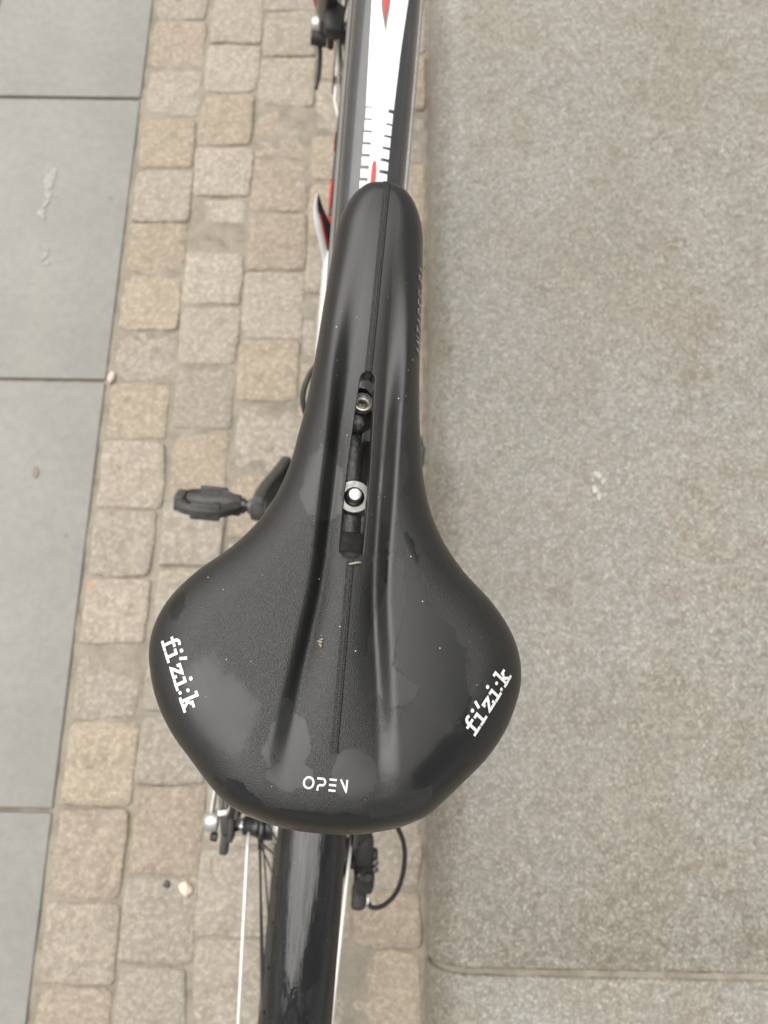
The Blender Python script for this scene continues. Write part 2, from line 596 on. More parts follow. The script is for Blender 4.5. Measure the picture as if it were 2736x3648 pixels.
# ------------------------------------------------------------------ bicycle: materials
def make_saddle_mat():
    t = NT("black_saddle_cover")
    ob = t.obj()
    sep = t.n('ShaderNodeSeparateXYZ')
    t.link(ob, sep.inputs[0])
    x, y = sep.outputs['X'], sep.outputs['Y']
    wob = t.math('SUBTRACT', t.noise(140, 4, 0.6), 0.5)
    wob2 = t.math('SUBTRACT', t.noise(55, 3, 0.6, t.vscale(1, 1, 1)), 0.5)
    def blob(cx, cy, rx, ry, soft=0.10, w=0.9, rot=0.0):
        soft, w = soft + 0.05, w * 0.7
        mp = t.n('ShaderNodeMapping', _vector_type='TEXTURE')
        mp.inputs['Location'].default_value = (cx / 1000, cy / 1000, 0.96)
        mp.inputs['Rotation'].default_value = (0, 0, R(rot))
        mp.inputs['Scale'].default_value = (rx / 1000, ry / 1000, 10)
        t.link(ob, mp.inputs['Vector'])
        ln = t.n('ShaderNodeVectorMath', _operation='LENGTH')
        t.link(mp.outputs[0], ln.inputs[0])
        d = t.math('ADD', ln.outputs['Value'], t.math('MULTIPLY', wob, w * 1.8))
        d = t.math('ADD', d, t.math('MULTIPLY', wob2, w * 2.6))
        return t.step(d, 1.0 + soft / 2, 1.0 - soft / 2)
    def union(bs):
        r = bs[0]
        for b in bs[1:]:
            r = t.math('MAXIMUM', r, b)
        return r
    # pale drying film (smooth), dark wet film (smooth), everything else grained leather
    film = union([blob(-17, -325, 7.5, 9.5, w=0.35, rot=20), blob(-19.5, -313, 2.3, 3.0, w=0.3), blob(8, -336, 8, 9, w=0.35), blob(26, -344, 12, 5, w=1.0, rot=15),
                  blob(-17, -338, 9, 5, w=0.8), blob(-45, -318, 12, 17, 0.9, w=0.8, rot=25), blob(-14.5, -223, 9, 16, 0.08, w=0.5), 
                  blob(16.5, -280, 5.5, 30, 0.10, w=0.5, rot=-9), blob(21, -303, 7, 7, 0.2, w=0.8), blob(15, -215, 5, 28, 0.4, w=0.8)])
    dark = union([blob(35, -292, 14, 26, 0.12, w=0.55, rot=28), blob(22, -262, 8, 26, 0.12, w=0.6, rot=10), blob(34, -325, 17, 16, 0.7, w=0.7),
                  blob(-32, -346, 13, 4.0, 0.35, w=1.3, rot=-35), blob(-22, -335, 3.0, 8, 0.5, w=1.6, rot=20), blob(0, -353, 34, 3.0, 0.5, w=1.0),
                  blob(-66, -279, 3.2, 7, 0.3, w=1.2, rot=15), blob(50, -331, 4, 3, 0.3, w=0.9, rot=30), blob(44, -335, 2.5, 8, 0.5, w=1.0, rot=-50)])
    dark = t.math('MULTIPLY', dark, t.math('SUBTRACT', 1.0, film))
    grain = t.math('SUBTRACT', 1.0, t.math('MAXIMUM', film, t.math('MULTIPLY', dark, 0.75)))
    nosefade = t.rng(y, -0.20, -0.13, 1.0, 0.25)      # the nose is worn smoother
    grain = t.math('MULTIPLY', grain, nosefade)
    g1 = t.voro(2300, vec=t.vscale(1.0, 1.7, 1.0, rot=(0, 0, 0.5)))
    g2 = t.noise(1500, 3, 0.6)
    hgt = t.math('ADD', g1.outputs['Distance'], t.math('MULTIPLY', g2, 0.8))
    nm = t.bump(hgt, t.math('MULTIPLY', grain, 0.60), 0.00022)
    mott = t.noise(65, 5, 0.65)
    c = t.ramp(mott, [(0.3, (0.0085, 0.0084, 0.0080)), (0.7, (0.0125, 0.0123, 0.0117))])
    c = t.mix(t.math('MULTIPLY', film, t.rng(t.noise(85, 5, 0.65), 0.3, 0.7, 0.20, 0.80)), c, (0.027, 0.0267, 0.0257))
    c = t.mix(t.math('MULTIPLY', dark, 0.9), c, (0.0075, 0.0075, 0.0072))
    # dust specks
    dv = t.voro(230)
    dust = t.math('MULTIPLY', t.step(dv.outputs['Distance'], 0.055, 0.03), t.step(t.noise(40, 2), 0.62, 0.66))
    c = t.mix(t.math('MULTIPLY', dust, 0.5), c, (0.35, 0.34, 0.31))
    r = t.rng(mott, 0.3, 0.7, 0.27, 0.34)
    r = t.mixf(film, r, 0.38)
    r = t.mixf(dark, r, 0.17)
    return t.set(base=c, rough=r, normal=nm, spec=0.60)

SADDLE = make_saddle_mat()

def make_seam_mat():
    t = NT("stitched_black_seam")
    uv = t.n('ShaderNodeUVMap')
    def wave(sx, sy):
        w = t.n('ShaderNodeTexWave', _wave_type='BANDS', _bands_direction='X')
        w.inputs['Scale'].default_value = 1.0
        t.link(t.vscale(sx, sy, 1, uv.outputs[0]), w.inputs['Vector'])
        return w.outputs['Fac']
    vb = t.voro(1.0, vec=t.vscale(3.0, 900, 1, uv.outputs[0]), rnd=0.35)
    f = t.noise(1500, 2)
    h = t.math('ADD', t.math('MULTIPLY', vb.outputs['Distance'], -1.0), t.math('MULTIPLY', f, 0.4))
    c = t.ramp(vb.outputs['Distance'], [(0.12, (0.030, 0.0295, 0.028)), (0.55, (0.006, 0.006, 0.0058))])
    return t.set(base=c, rough=0.56, normal=t.bump(h, 0.7, 0.0004), spec=0.45)
SEAMM = make_seam_mat()

PRINT = plain("white_print", (0.76, 0.76, 0.74), 0.5, var=0.22, scale=900)
GPRINT = plain("grey_print", (0.40, 0.40, 0.385), 0.45, var=0.1, scale=400)
def make_gloss_black():
    t = NT("wet_gloss_black")
    st_ = t.noise(40, 5, 0.6, t.vscale(3.2, 0.45, 3.2))
    fi = t.noise(260, 4, 0.6)
    streak = t.step(st_, 0.50, 0.56)
    c = t.mix(streak, (0.004, 0.004, 0.004), (0.009, 0.009, 0.009))
    r = t.mixf(streak, 0.03, t.rng(fi, 0.3, 0.7, 0.07, 0.17))
    fine = t.step(t.noise(46, 4, 0.6, t.vscale(7.0, 0.42, 7.0)), 0.54, 0.60)     # dried run marks
    r = t.mixf(fine, r, 0.34)
    c = t.mix(fine, c, (0.007, 0.007, 0.0068))
    dv = t.voro(420)
    dust = t.math('MULTIPLY', t.step(dv.outputs['Distance'], 0.10, 0.05), t.step(t.noise(55, 2), 0.56, 0.60))
    c = t.mix(t.math('MULTIPLY', dust, 0.6), c, (0.4, 0.39, 0.36))
    nm = t.bump(st_, 0.34, 0.002)
    return t.set(base=c, rough=r, normal=nm, spec=0.7, coat=0.15, coatr=0.04)
FENDER = make_gloss_black()
BLACKF = plain("black_frame_paint", (0.032, 0.032, 0.033), 0.30, var=0.3, scale=35, spec=0.7, coat=0.6)
WHITEF = plain("white_frame_paint", (0.84, 0.84, 0.83), 0.3, var=0.04, scale=30)
REDF = plain("red_frame_paint", (0.62, 0.035, 0.028), 0.32, var=0.15, scale=40)
GREYF = plain("grey_frame_paint", (0.16, 0.155, 0.15), 0.35, var=0.15, scale=40)
BLACKP = plain("black_plastic", (0.030, 0.030, 0.028), 0.5, var=0.35, scale=120)
WORN = plain("worn_black_plastic", (0.060, 0.060, 0.056), 0.5, var=0.35, scale=120)
RUBBER = plain("tyre_rubber", (0.032, 0.031, 0.029), 0.75, var=0.3, scale=90)
CABLE = plain("black_cable_housing", (0.022, 0.022, 0.021), 0.4, var=0.3, scale=200)
STEEL = plain("bright_steel", (0.78, 0.77, 0.74), 0.28, 0.75, var=0.12, scale=250)
ALU = plain("brushed_aluminium", (0.56, 0.555, 0.53), 0.40, 0.75, var=0.18, scale=250)
STAY = plain("polished_stay_rod", (0.80, 0.78, 0.74), 0.32, 0.35, var=0.06, scale=250)
BRASS = plain("tarnished_bolt", (0.36, 0.31, 0.235), 0.4, 0.8, var=0.3, scale=900)
DARKM = plain("dark_metal", (0.10, 0.10, 0.10), 0.35, 0.9, var=0.3, scale=200)
def make_wet_clamp():
    t = NT("wet_black_clamp")
    f = t.noise(330, 5, 0.65, None, 1.2)
    c = t.ramp(f, [(0.35, (0.045, 0.045, 0.044)), (0.65, (0.085, 0.085, 0.083))])
    return t.set(base=c, rough=t.rng(f, 0.35, 0.65, 0.12, 0.30), normal=t.bump(f, 0.25, 0.0010), spec=0.7)
CLAMP = make_wet_clamp()

# ------------------------------------------------------------------ bicycle root
bike = bpy.data.objects.new('bicycle', None)
col.objects.link(bike)
bike.location = (-0.1136, 0.331, 0)
bike.rotation_mode = 'QUATERNION'
bike.rotation_quaternion = (Matrix.Rotation(R(-3.6), 3, 'Z') @ Matrix.Rotation(R(7.0), 3, 'Y')).to_quaternion()
tag(bike, 'black, white and red bicycle with a black saddle, leaning over the setts', 'bicycle')

# ------------------------------------------------------------------ saddle
# half width of the outline (mm) against position along the bike (mm, from the bottom bracket)
HW = [(-358.6, 0), (-358.4, 7), (-357.6, 16), (-355.0, 27.5), (-351.5, 36), (-347, 42.5), (-336, 53.6), (-326, 63), (-315, 70.2), (-304, 74.6), (-294, 76.7),
      (-283, 75.6), (-272, 70.8), (-261, 62), (-251, 51), (-240, 41.8), (-229, 35.6), (-219, 31.8), (-208, 29.1), (-197, 27.6), (-187, 26.2), (-176, 25.2), (-155, 23.8), (-133, 22.9),
      (-112, 21.9), (-101, 21.3), (-94, 20.9), (-87.5, 19.9), (-81.5, 18.2), (-76.5, 15.9), (-73, 13.4), (-70.4, 10.7), (-68.8, 7.8), (-68.0, 4.9), (-67.6, 2.2), (-67.5, 0)]
_hy = np.array([p[0] for p in HW]) / 1000
_hw = np.array([p[1] for p in HW]) / 1000
# smooth outline by spline in 2D
_op = spline([(w, y, 0) for y, w in zip(_hy, _hw)], 8)
OUT = np.array([(p.x, p.y) for p in _op])
OUT[:, 0] = np.maximum(OUT[:, 0], 0)
_ord = np.argsort(OUT[:, 1])
def half(y):
    return np.interp(y, OUT[_ord, 1], OUT[_ord, 0])
def tab(pts):
    a = np.array(sorted(pts), float) / 1000
    # cubic-ish smoothing by dense resample + box blur
    ys = np.linspace(a[0, 0], a[-1, 0], 600)
    v = np.interp(ys, a[:, 0], a[:, 1])
    k = 25
    v = np.convolve(np.pad(v, k, mode='edge'), np.ones(2 * k + 1) / (2 * k + 1), mode='valid')
    return lambda y: np.interp(y, ys, v)
ZTOP = tab([(-360, 967.5), (-340, 967.5), (-315, 965.8), (-280, 963.0), (-230, 961.0), (-180, 961.5), (-120, 963.5), (-85, 964.0), (-60, 962.5)])
CH = tab([(-360, 19.5), (-325, 16.6), (-310, 15.6), (-297, 14.2), (-280, 12.2), (-261, 10.3), (-240, 10.0), (-205, 9.6), (-171, 9.6), (-148, 9.2), (-124, 8.6), (-98, 8.0), (-60, 7.5)])
DEP = tab([(-360, 0), (-345, 0.05), (-334, 0.45), (-318, 2.3), (-300, 4.5), (-280, 6.4), (-262, 7.0), (-235, 7.6), (-200, 7.6), (-172, 6.2), (-150, 3.6), (-125, 1.7), (-100, 0.5), (-80, 0.0), (-60, 0)])
KAP = tab([(-360, 950), (-310, 860), (-285, 700), (-262, 420), (-245, 250), (-175, 250), (-150, 420), (-125, 560), (-60, 600)])   # crown of the channel floor x1000
ER = tab([(-360, 17), (-330, 20), (-294, 22), (-250, 20), (-215, 17), (-170, 16.5), (-110, 15.5), (-85, 13), (-70, 9.5), (-60, 9)])     # edge rounding radius
EZ = 0.0165
WING = tab([(-360, 2.5), (-335, 3.5), (-300, 4.6), (-270, 4.4), (-240, 2.6), (-200, 1.0), (-60, 0.5)])
_SEG = np.stack([OUT[:-1], OUT[1:]], 1)
def outdist(x, y):
    """distance from (|x|, y) to the outline"""
    p = np.stack([np.abs(x), y], -1).reshape(-1, 1, 2)
    res = np.empty(p.shape[0])
    a = _SEG[:, 0][None]; b = _SEG[:, 1][None]
    ab = b - a
    L = np.maximum((ab ** 2).sum(-1), 1e-14)
    for i in range(0, p.shape[0], 4000):
        q = p[i:i + 4000]
        t = np.clip(((q - a) * ab).sum(-1) / L, 0, 1)
        d = q - (a + ab * t[..., None])
        res[i:i + 4000] = np.sqrt((d ** 2).sum(-1)).min(1)
    return res.reshape(np.shape(x))
def surf(x, y, d=None):
    x = np.asarray(x, float); y = np.asarray(y, float)
    if d is None:
        d = outdist(x, y)
    a = np.abs(x)
    c, D, kp = CH(y), DEP(y), KAP(y) * 1.0
    hw = np.maximum(half(y), 1e-4)
    q = np.clip(1 - d / ER(y), 0, 1)
    edge = -EZ * (1 - np.sqrt(np.clip(1 - q ** 2.15, 0, 1)))
    uw = np.interp(y, [-0.36, -0.32, -0.27, -0.19, -0.14, -0.09], [0.009, 0.0062, 0.0050, 0.0062, 0.0095, 0.0110])
    ch = 0.0
    for off, wt in ((-0.0022, 0.12), (-0.0011, 0.23), (0.0, 0.30), (0.0011, 0.23), (0.0022, 0.12)):   # soft padding rounds every crease
        a2 = np.abs(x + off * np.interp(y, [-0.30, -0.24, -0.19, -0.15], [0.35, 0.45, 0.8, 1.2]))
        u = np.clip((a2 - c) / uw, 0, 1)
        lobe = -D * (1 - u * u * (3 - 2 * u)) + 0.0011 * u * u * np.clip(D / 0.003, 0, 1)
        fl = -D * (1 - kp * (1 - np.clip(a2 / c, 0, 1) ** 2))
        w = np.clip((a2 - c) / 0.0028 + 0.5, 0, 1)
        ch = ch + wt * (fl * (1 - w) + lobe * w)
    inn = np.clip(1 - q, 0, 1) ** 0.5
    wing = -WING(y) * (a / np.maximum(hw, 0.02)) ** 2
    return ZTOP(y) + edge + ch * inn + wing
CUT0, CUT1 = -0.2515, -0.1685
HC = tab([(-360, 4.8), (-252, 4.8), (-226, 5.2), (-205, 4.7), (-190, 4.1), (-176, 3.5), (-171, 3.2), (-60, 3.0)])

def make_saddle():
    nr, ns, nc = 250, 74, 4
    y0, y1 = -0.3586, -0.0675
    # stations clustered at both ends
    tt = np.linspace(0, 1, nr)
    yy = y0 + (y1 - y0) * (0.5 - 0.5 * np.cos(np.pi * tt)) * 0.62 + (y1 - y0) * 0.38 * tt
    # snap two stations to the ends of the cut-out
    i0 = int(np.argmin(abs(yy - CUT0))); yy[i0] = CUT0
    i1 = int(np.argmin(abs(yy - CUT1))); yy[i1] = CUT1
    side = np.linspace(0, 1, ns + 1)[1:]
    g = 0.42 * side ** 1.1 + 0.58 * np.sin(side * np.pi / 2) ** 1.0
    X = []
    for y in yy:
        hw = float(half(y))
        hc = float(HC(y))
        if CUT0 <= y <= CUT1:         # rounded front end, slightly rounded rear end of the opening
            f = min(1.0, max(0.0, (CUT1 - y) / 0.004))
            hc *= 0.45 + 0.55 * math.sqrt(1 - (1 - f) ** 2)
            f = min(1.0, max(0.0, (y - CUT0) / 0.0025))
            hc *= 0.6 + 0.4 * math.sqrt(1 - (1 - f) ** 2)
        elif y < CUT0:
            hc *= 0.6
        else:
            hc *= 0.45
        hc = min(hc, 0.3 * hw)
        right = hc + (hw - hc) * g
        cen = np.linspace(-hc, hc, 2 * nc + 1)
        X.append(np.concatenate([-right[::-1], cen, right]))
    X = np.array(X)
    Y = np.repeat(yy[:, None], X.shape[1], 1)
    Z = surf(X, Y)
    nx = X.shape[1]
    V = [(X[i, j], Y[i, j], Z[i, j]) for i in range(nr) for j in range(nx)]
    F = []
    jl, jr = ns, ns + 2 * nc
    for i in range(nr - 1):
        for j in range(nx - 1):
            if i0 <= i < i1 and jl <= j < jr:
                continue
            a = i * nx + j
            F.append((a, a + 1, a + nx + 1, a + nx))
    # walls of the opening
    loop = [(i, jl) for i in range(i0, i1 + 1)] + [(i1, j) for j in range(jl + 1, jr + 1)] + [(i, jr) for i in range(i1 - 1, i0 - 1, -1)] + [(i0, j) for j in range(jr - 1, jl, -1)]
    base = len(V)
    for lev, (dz, sh) in enumerate(((0.0012, 0.96), (0.0075, 0.93), (0.009, 1.02))):
        for (i, j) in loop:
            x, y, z = X[i, j], Y[i, j], Z[i, j]
            V.append((x * sh, y, min(z - dz, z) - 0.0))
    n = len(loop)
    for k in range(n):
        k2 = (k + 1) % n
        a, b = loop[k][0] * nx + loop[k][1], loop[k2][0] * nx + loop[k2][1]
        F.append((a, base + k, base + k2, b))
        for lev in range(2):
            F.append((base + lev * n + k, base + (lev + 1) * n + k, base + (lev + 1) * n + k2, base + lev * n + k2))
    # skirt under the widest line
    peri = [(i, 0) for i in range(nr)] + [(nr - 1, j) for j in range(1, nx)] + [(i, nx - 1) for i in range(nr - 2, -1, -1)] + [(0, j) for j in range(nx - 2, 0, -1)]
    base = len(V)
    cy0 = -0.25
    for (dz, ins) in ((0.004, 0.0002), (0.010, 0.0012), (0.015, 0.0034), (0.018, 0.008)):
        for (i, j) in peri:
            x, y, z = X[i, j], Y[i, j], Z[i, j]
            hw = max(half(y), 1e-4)
            sx = math.copysign(min(ins, abs(x)), x) * (min(1, hw / 0.02))
            yy_ = y + (ins * (1 - min(1, hw / 0.02)) if y < -0.3 else (-ins * (1 - min(1, hw / 0.016)) if y > -0.09 else 0))
            V.append((x - sx, yy_, z - dz))
    n = len(peri)
    prev = [i * nx + j for (i, j) in peri]
    for lev in range(4):
        cur = [base + lev * n + k for k in range(n)]
        for k in range(n):
            k2 = (k + 1) % n
            F.append((prev[k], prev[k2], cur[k2], cur[k]))
        prev = cur
    o = mesh('saddle', V, F, SADDLE, bike)
    bm = bmesh.new()
    bm.from_mesh(o.data)
    bmesh.ops.remove_doubles(bm, verts=bm.verts[:], dist=1e-6)
    bmesh.ops.recalc_face_normals(bm, faces=bm.faces[:])
    bm.to_mesh(o.data)
    bm.free()
    o.data.polygons.foreach_set('use_smooth', [True] * len(o.data.polygons))
    return o
saddle = make_saddle()
_yw = R(-1.0)                       # the saddle is clamped a degree off the frame's line
saddle.rotation_euler = (0, 0, _yw)
_pv = Vector((0, -0.275, 0))
saddle.location = _pv - Matrix.Rotation(_yw, 3, 'Z') @ _pv + Vector((-0.0010, 0, 0))
saddle['label'] = 'black padded saddle with central cut-out and white lettering'

# stitched seams down the middle
def seam(y0, y1, w, lift):
    n = 160
    ys = np.linspace(y0, y1, n)
    xs = np.array([-1, -0.9, -0.5, 0, 0.5, 0.9, 1]) * w / 2
    V, F = [], []
    for y in ys:
        z = surf(xs, np.full(7, y))
        if y > -0.0655:
            pass
        for x, zz, l in zip(xs, z, (-0.0002, lift, lift * 1.15, lift * 1.2, lift * 1.15, lift, -0.0002)):
            V.append((x, y, zz + l))
    for i in range(n - 1):
        for j in range(6):
            a = i * 7 + j
            F.append((a, a + 1, a + 8, a + 7))
    o = mesh('stitched_seam', V, F, SEAMM, saddle)
    uvl = o.data.uv_layers.new(name='UVMap')
    for lp in o.data.loops:
        v = o.data.vertices[lp.vertex_index].co
        uvl.data[lp.index].uv = (v.x / w + 0.5, v.y)
    return o
seam(-0.0702, -0.1680, 0.0034, 0.00035)
seam(-0.2525, -0.3285, 0.0031, 0.00035)

# --- lettering, drawn as flat strokes laid on the cover
def arc(cx, cy, rx, ry, a0, a1, n=10):
    return [(cx + rx * math.cos(R(a0 + (a1 - a0) * k / n)), cy + ry * math.sin(R(a0 + (a1 - a0) * k / n))) for k in range(n + 1)]
def dot(cx, cy, r):
    return ('dot', cx, cy, r)
SLABFONT = {
    'f': (0.62, [[(0.30, 0.0), (0.30, 0.74)] + arc(0.48, 0.76, 0.18, 0.19, 180, 60, 6), [(0.10, 0.63), (0.56, 0.63)], [(0.08, 0.04), (0.56, 0.04)]]),
    'i': (0.54, [[(0.30, 0.0), (0.30, 0.63)], [(0.10, 0.60), (0.30, 0.60)], [(0.06, 0.04), (0.54, 0.04)], dot(0.28, 0.92, 0.105)]),
    "'": (0.24, [[(0.16, 1.04), (0.06, 0.72)]]),
    'z': (0.62, [[(0.06, 0.59), (0.52, 0.59), (0.06, 0.05), (0.56, 0.05)], [(0.07, 0.62), (0.07, 0.46)], [(0.55, 0.03), (0.55, 0.20)]]),
    ':': (0.36, [dot(0.16, 0.13, 0.095), dot(0.20, 0.58, 0.095)]),
    'k': (0.66, [[(0.20, 0.0), (0.20, 1.0)], [(0.03, 0.96), (0.20, 0.96)], [(0.03, 0.04), (0.36, 0.04)], [(0.20, 0.26), (0.52, 0.60)], [(0.40, 0.60), (0.64, 0.60)], [(0.32, 0.36), (0.56, 0.04)], [(0.46, 0.04), (0.70, 0.04)]]),
}
GEOFONT = {
    'O': (1.12, [arc(0.48, 0.5, 0.43, 0.43, 0, 360, 28)]),
    'P': (0.98, [[(0.0, 0.92), (0.45, 0.92)] + arc(0.45, 0.66, 0.26, 0.26, 90, -90, 10) + [(0.22, 0.40), (0.10, 0.30), (0.08, 0.0)]]),
    'E': (0.82, [[(0.02, 0.93), (0.56, 0.93)], [(0.02, 0.5), (0.56, 0.5)], [(0.02, 0.07), (0.56, 0.07)]]),
    'N': (0.90, [[(0.06, 0.98), (0.62, 0.08), (0.62, 0.98)]]),
}
THINFONT = {
    'A': (0.8, [[(0, 0), (0.32, 1.0), (0.62, 0)], [(0.12, 0.35), (0.5, 0.35)]]),
    'N': (0.8, [[(0, 0), (0, 1), (0.55, 0), (0.55, 1)]]),
    'T': (0.7, [[(0, 1), (0.6, 1)], [(0.3, 1), (0.3, 0)]]),
    'R': (0.75, [[(0, 0), (0, 1), (0.4, 1), (0.52, 0.86), (0.52, 0.64), (0.4, 0.5), (0, 0.5)], [(0.28, 0.5), (0.55, 0)]]),
    'E': (0.68, [[(0.5, 0), (0, 0), (0, 1), (0.5, 1)], [(0, 0.5), (0.42, 0.5)]]),
    'S': (0.7, [[(0, 0.08), (0.12, 0), (0.4, 0), (0.52, 0.14), (0.52, 0.36), (0.4, 0.5), (0.12, 0.5), (0, 0.64), (0, 0.86), (0.12, 1), (0.4, 1), (0.52, 0.92)]]),
    '1': (0.5, [[(0.1, 0.8), (0.3, 1), (0.3, 0)]]),
    ' ': (0.5, []),
}
def strokes(text, font, space=0.0):
    out, x = [], 0.0
    for ch in text:
        adv, ss = font[ch]
        for s in ss:
            if isinstance(s, tuple):
                out.append(('dot', s[1] + x, s[2], s[3]))
            else:
                out.append([(p[0] + x, p[1]) for p in s])
        x += adv + space
    return out, x - space
def lettering(text, font, thick, place, mat, space=0.0, slant=0.0, label=None):
    """place(u, v) -> 3D point; u along the word 0..1 of its width, v in letter heights"""
    ss, width = strokes(text, font, space)
    V, F = [], []
    lift = 0.0
    for s in ss:
        lift += 0.000006                 # strokes that cross never share a plane
        if isinstance(s, tuple):
            c = len(V)
            V.append(place((s[1] + slant * s[2]) / width, s[2], lift))
            n = 14
            for k in range(n):
                a = 2 * math.pi * k / n
                px, pv = s[1] + s[3] * math.cos(a), s[2] + s[3] * math.sin(a)
                V.append(place((px + slant * pv) / width, pv, lift))
            F += [(c, c + 1 + k, c + 1 + (k + 1) % n) for k in range(n)]
            continue
        # resample
        pts = [Vector((p[0], p[1])) for p in s]
        if (pts[0] - pts[-1]).length > 1e-4 or len(pts) < 5:
            e0 = (pts[0] - pts[1]).normalized() * thick * 0.30
            e1 = (pts[-1] - pts[-2]).normalized() * thick * 0.30
            pts = [pts[0] + e0] + pts[1:-1] + [pts[-1] + e1]
        fine = []
        for a, b in zip(pts[:-1], pts[1:]):
            m = max(1, int((b - a).length / 0.12))
            fine += [a + (b - a) * k / m for k in range(m)]
        fine.append(pts[-1])
        base = len(V)
        for i, p in enumerate(fine):
            t0 = (p - fine[i - 1]).normalized() if i > 0 else None
            t1 = (fine[i + 1] - p).normalized() if i < len(fine) - 1 else None
            if t0 is None: t0 = t1
            if t1 is None: t1 = t0
            t = (t0 + t1).normalized()
            nrm = Vector((-t.y, t.x))
            k = min(1.6, 1.0 / max(0.4, t.dot(t0)))
            for sgn in (1, -1):
                q = p + nrm * (sgn * thick * 0.5 * k)
                V.append(place((q.x + slant * q.y) / width, q.y, lift))
        for i in range(len(fine) - 1):
            a = base + 2 * i
            F.append((a, a + 1, a + 3, a + 2))
    o = MB().add(V, F).build('lettering', mat, saddle)
    if label:
        o['label'] = label
    return o
def on_top(p0, p1, height, flip=1):
    """word from p0 to p1 (mm, local), letters rising to the left of the reading direction"""
    a, b = Vector(p0) / 1000, Vector(p1) / 1000
    d = b - a
    up = Vector((-d.y, d.x)).normalized() * (height / 1000)
    def f(u, v, lift):
        q = a + d * u + up * v
        z = float(surf(q.x, q.y))
        return (q.x, q.y, z + 0.00022 + lift)
    return f
lettering("fi'zi:k", SLABFONT, 0.155, on_top((-70.3, -292.5), (-57.3, -318.2), 6.9), PRINT, 0.02, label="white word fi'zi:k on the left rear of the saddle")
lettering("fi'zi:k", SLABFONT, 0.155, on_top((53.6, -318.6), (68.6, -294.2), 6.9), PRINT, 0.02, 0.06, label="white word fi'zi:k on the right rear of the saddle")
lettering("OPEN", GEOFONT, 0.17, on_top((-10.3, -341.9), (6.8, -342.3), 4.4), PRINT, 0.12, label='small white word OPEN at the tail of the saddle')
def on_flank(y0, y1, lo, hi):
    def f(u, v, lift):
        y = y0 + (y1 - y0) * u
        d = 0.0
        hw = float(half(y)); er = float(ER(y))
        phi = R(lo + (hi - lo) * v)
        x = hw - er * (1 - math.cos(phi))
        z = float(surf(x, y))
        return (x + 0.0004 * math.cos(phi), y, z + 0.0005 * math.sin(phi) + 0.0001)
    return f
lettering("ANTARES R1", THINFONT, 0.11, on_flank(-0.156, -0.113, 20, 38), GPRINT, 0.28, 0.25, label='small grey word ANTARES R1 along the right of the saddle nose')

# shell and rails under the cover
m = MB()
ys = [-0.345, -0.325, -0.29, -0.26, -0.225, -0.18, -0.13, -0.085]
V, F = [], []
ring = 14
for y in ys:
    w = float(half(y)) * 0.88
    z = float(ZTOP(y)) - 0.0290
    for k in range(ring):
        a = math.pi * k / (ring - 1)
        V.append((w * math.cos(a), y, z - 0.004 * math.sin(a)))
for i in range(len(ys) - 1):
    for k in range(ring - 1):
        a = i * ring + k
        F.append((a, a + 1, a + ring + 1, a + ring))
# left and right halves only, so that the clamp shows through the opening
F2 = []
for f in F:
    cx = sum(V[i][0] for i in f) / 4
    cy = sum(V[i][1] for i in f) / 4
    if abs(cx) < 0.016 and -0.265 < cy < -0.15:
        continue
    F2.append(f)
mesh('saddle_shell', V, F2, BLACKP, saddle)
for s in (-1, 1):
    MB().tube(spline([(s * 0.010, -0.095, 0.940), (s * 0.013, -0.125, 0.925), (s * 0.0215, -0.165, 0.913), (s * 0.022, -0.235, 0.913), (s * 0.026, -0.275, 0.922), (s * 0.034, -0.318, 0.940)], 6), 0.0035, 10).build('saddle_rail', DARKM, saddle)

# ------------------------------------------------------------------ seat post and clamp
SP_T = Vector((0.0, -0.196, 0.905))
SP_D = Vector((0, -0.196, 0.60)).normalized()      # up along the seat tube
sp_dir = (SP_T - Vector((0, 0, 0.30))).normalized()
post = MB().tube([Vector((0, 0, 0.30)) + sp_dir * 0.46, SP_T - sp_dir * 0.012], 0.0136, 24).build('seat_post', BLACKF, bike)
m = MB()
m.tube([(0, -0.1635, 0.9280), (0, -0.167, 0.9280), (0, -0.1745, 0.9280), (0, -0.182, 0.9280), (0, -0.185, 0.9280)], [0.0035, 0.0072, 0.0085, 0.0072, 0.0035], 16, flat=0.45, up=(0, 0, 1))
m.box((-0.0012, -0.1945, 0.9205), (0.0085, 0.030, 0.010), bev=0.18)
m.lathe([(-0.007, 0.0095), (0.004, 0.0095), (0.0055, 0.0083)], (0.0004, -0.2165, 0.9195), 'Z', 32)
m.box((0, -0.228, 0.9200), (0.012, 0.016, 0.010), bev=0.3)
m.build('saddle_clamp', CLAMP, post, auto=40)
m = MB().box((0, -0.196, 0.903), (0.052, 0.030, 0.014), bev=0.25)
m.build('clamp_cradle', BLACKP, post, auto=40)
# front bolt: socket head with a bright rim and tarnished centre
m = MB().lathe([(-0.014, 0.0031), (0.0, 0.0031), (0.0, 0.0046), (0.0036, 0.0046), (0.0040, 0.0043), (0.0040, 0.0036), (0.0012, 0.0034)], (0.0008, -0.1742, 0.9340), 'Z', 32)
b1 = m.build('clamp_bolt', STEEL, post, auto=35)
m = MB().lathe([(0.0006, 0.0026), (0.0018, 0.0026), (0.0019, 0.0022)], (0.0006, -0.1745, 0.9340), 'Z', 6)
m.build('bolt_socket', BRASS, post, auto=35)
m = MB().box((0.0006, -0.1738, 0.93595), (0.0024, 0.0005, 0.0002), bev=0).box((0.0006, -0.1748, 0.93598), (0.0005, 0.0018, 0.0002), bev=0)
m.build('bolt_mark', DARKM, post)
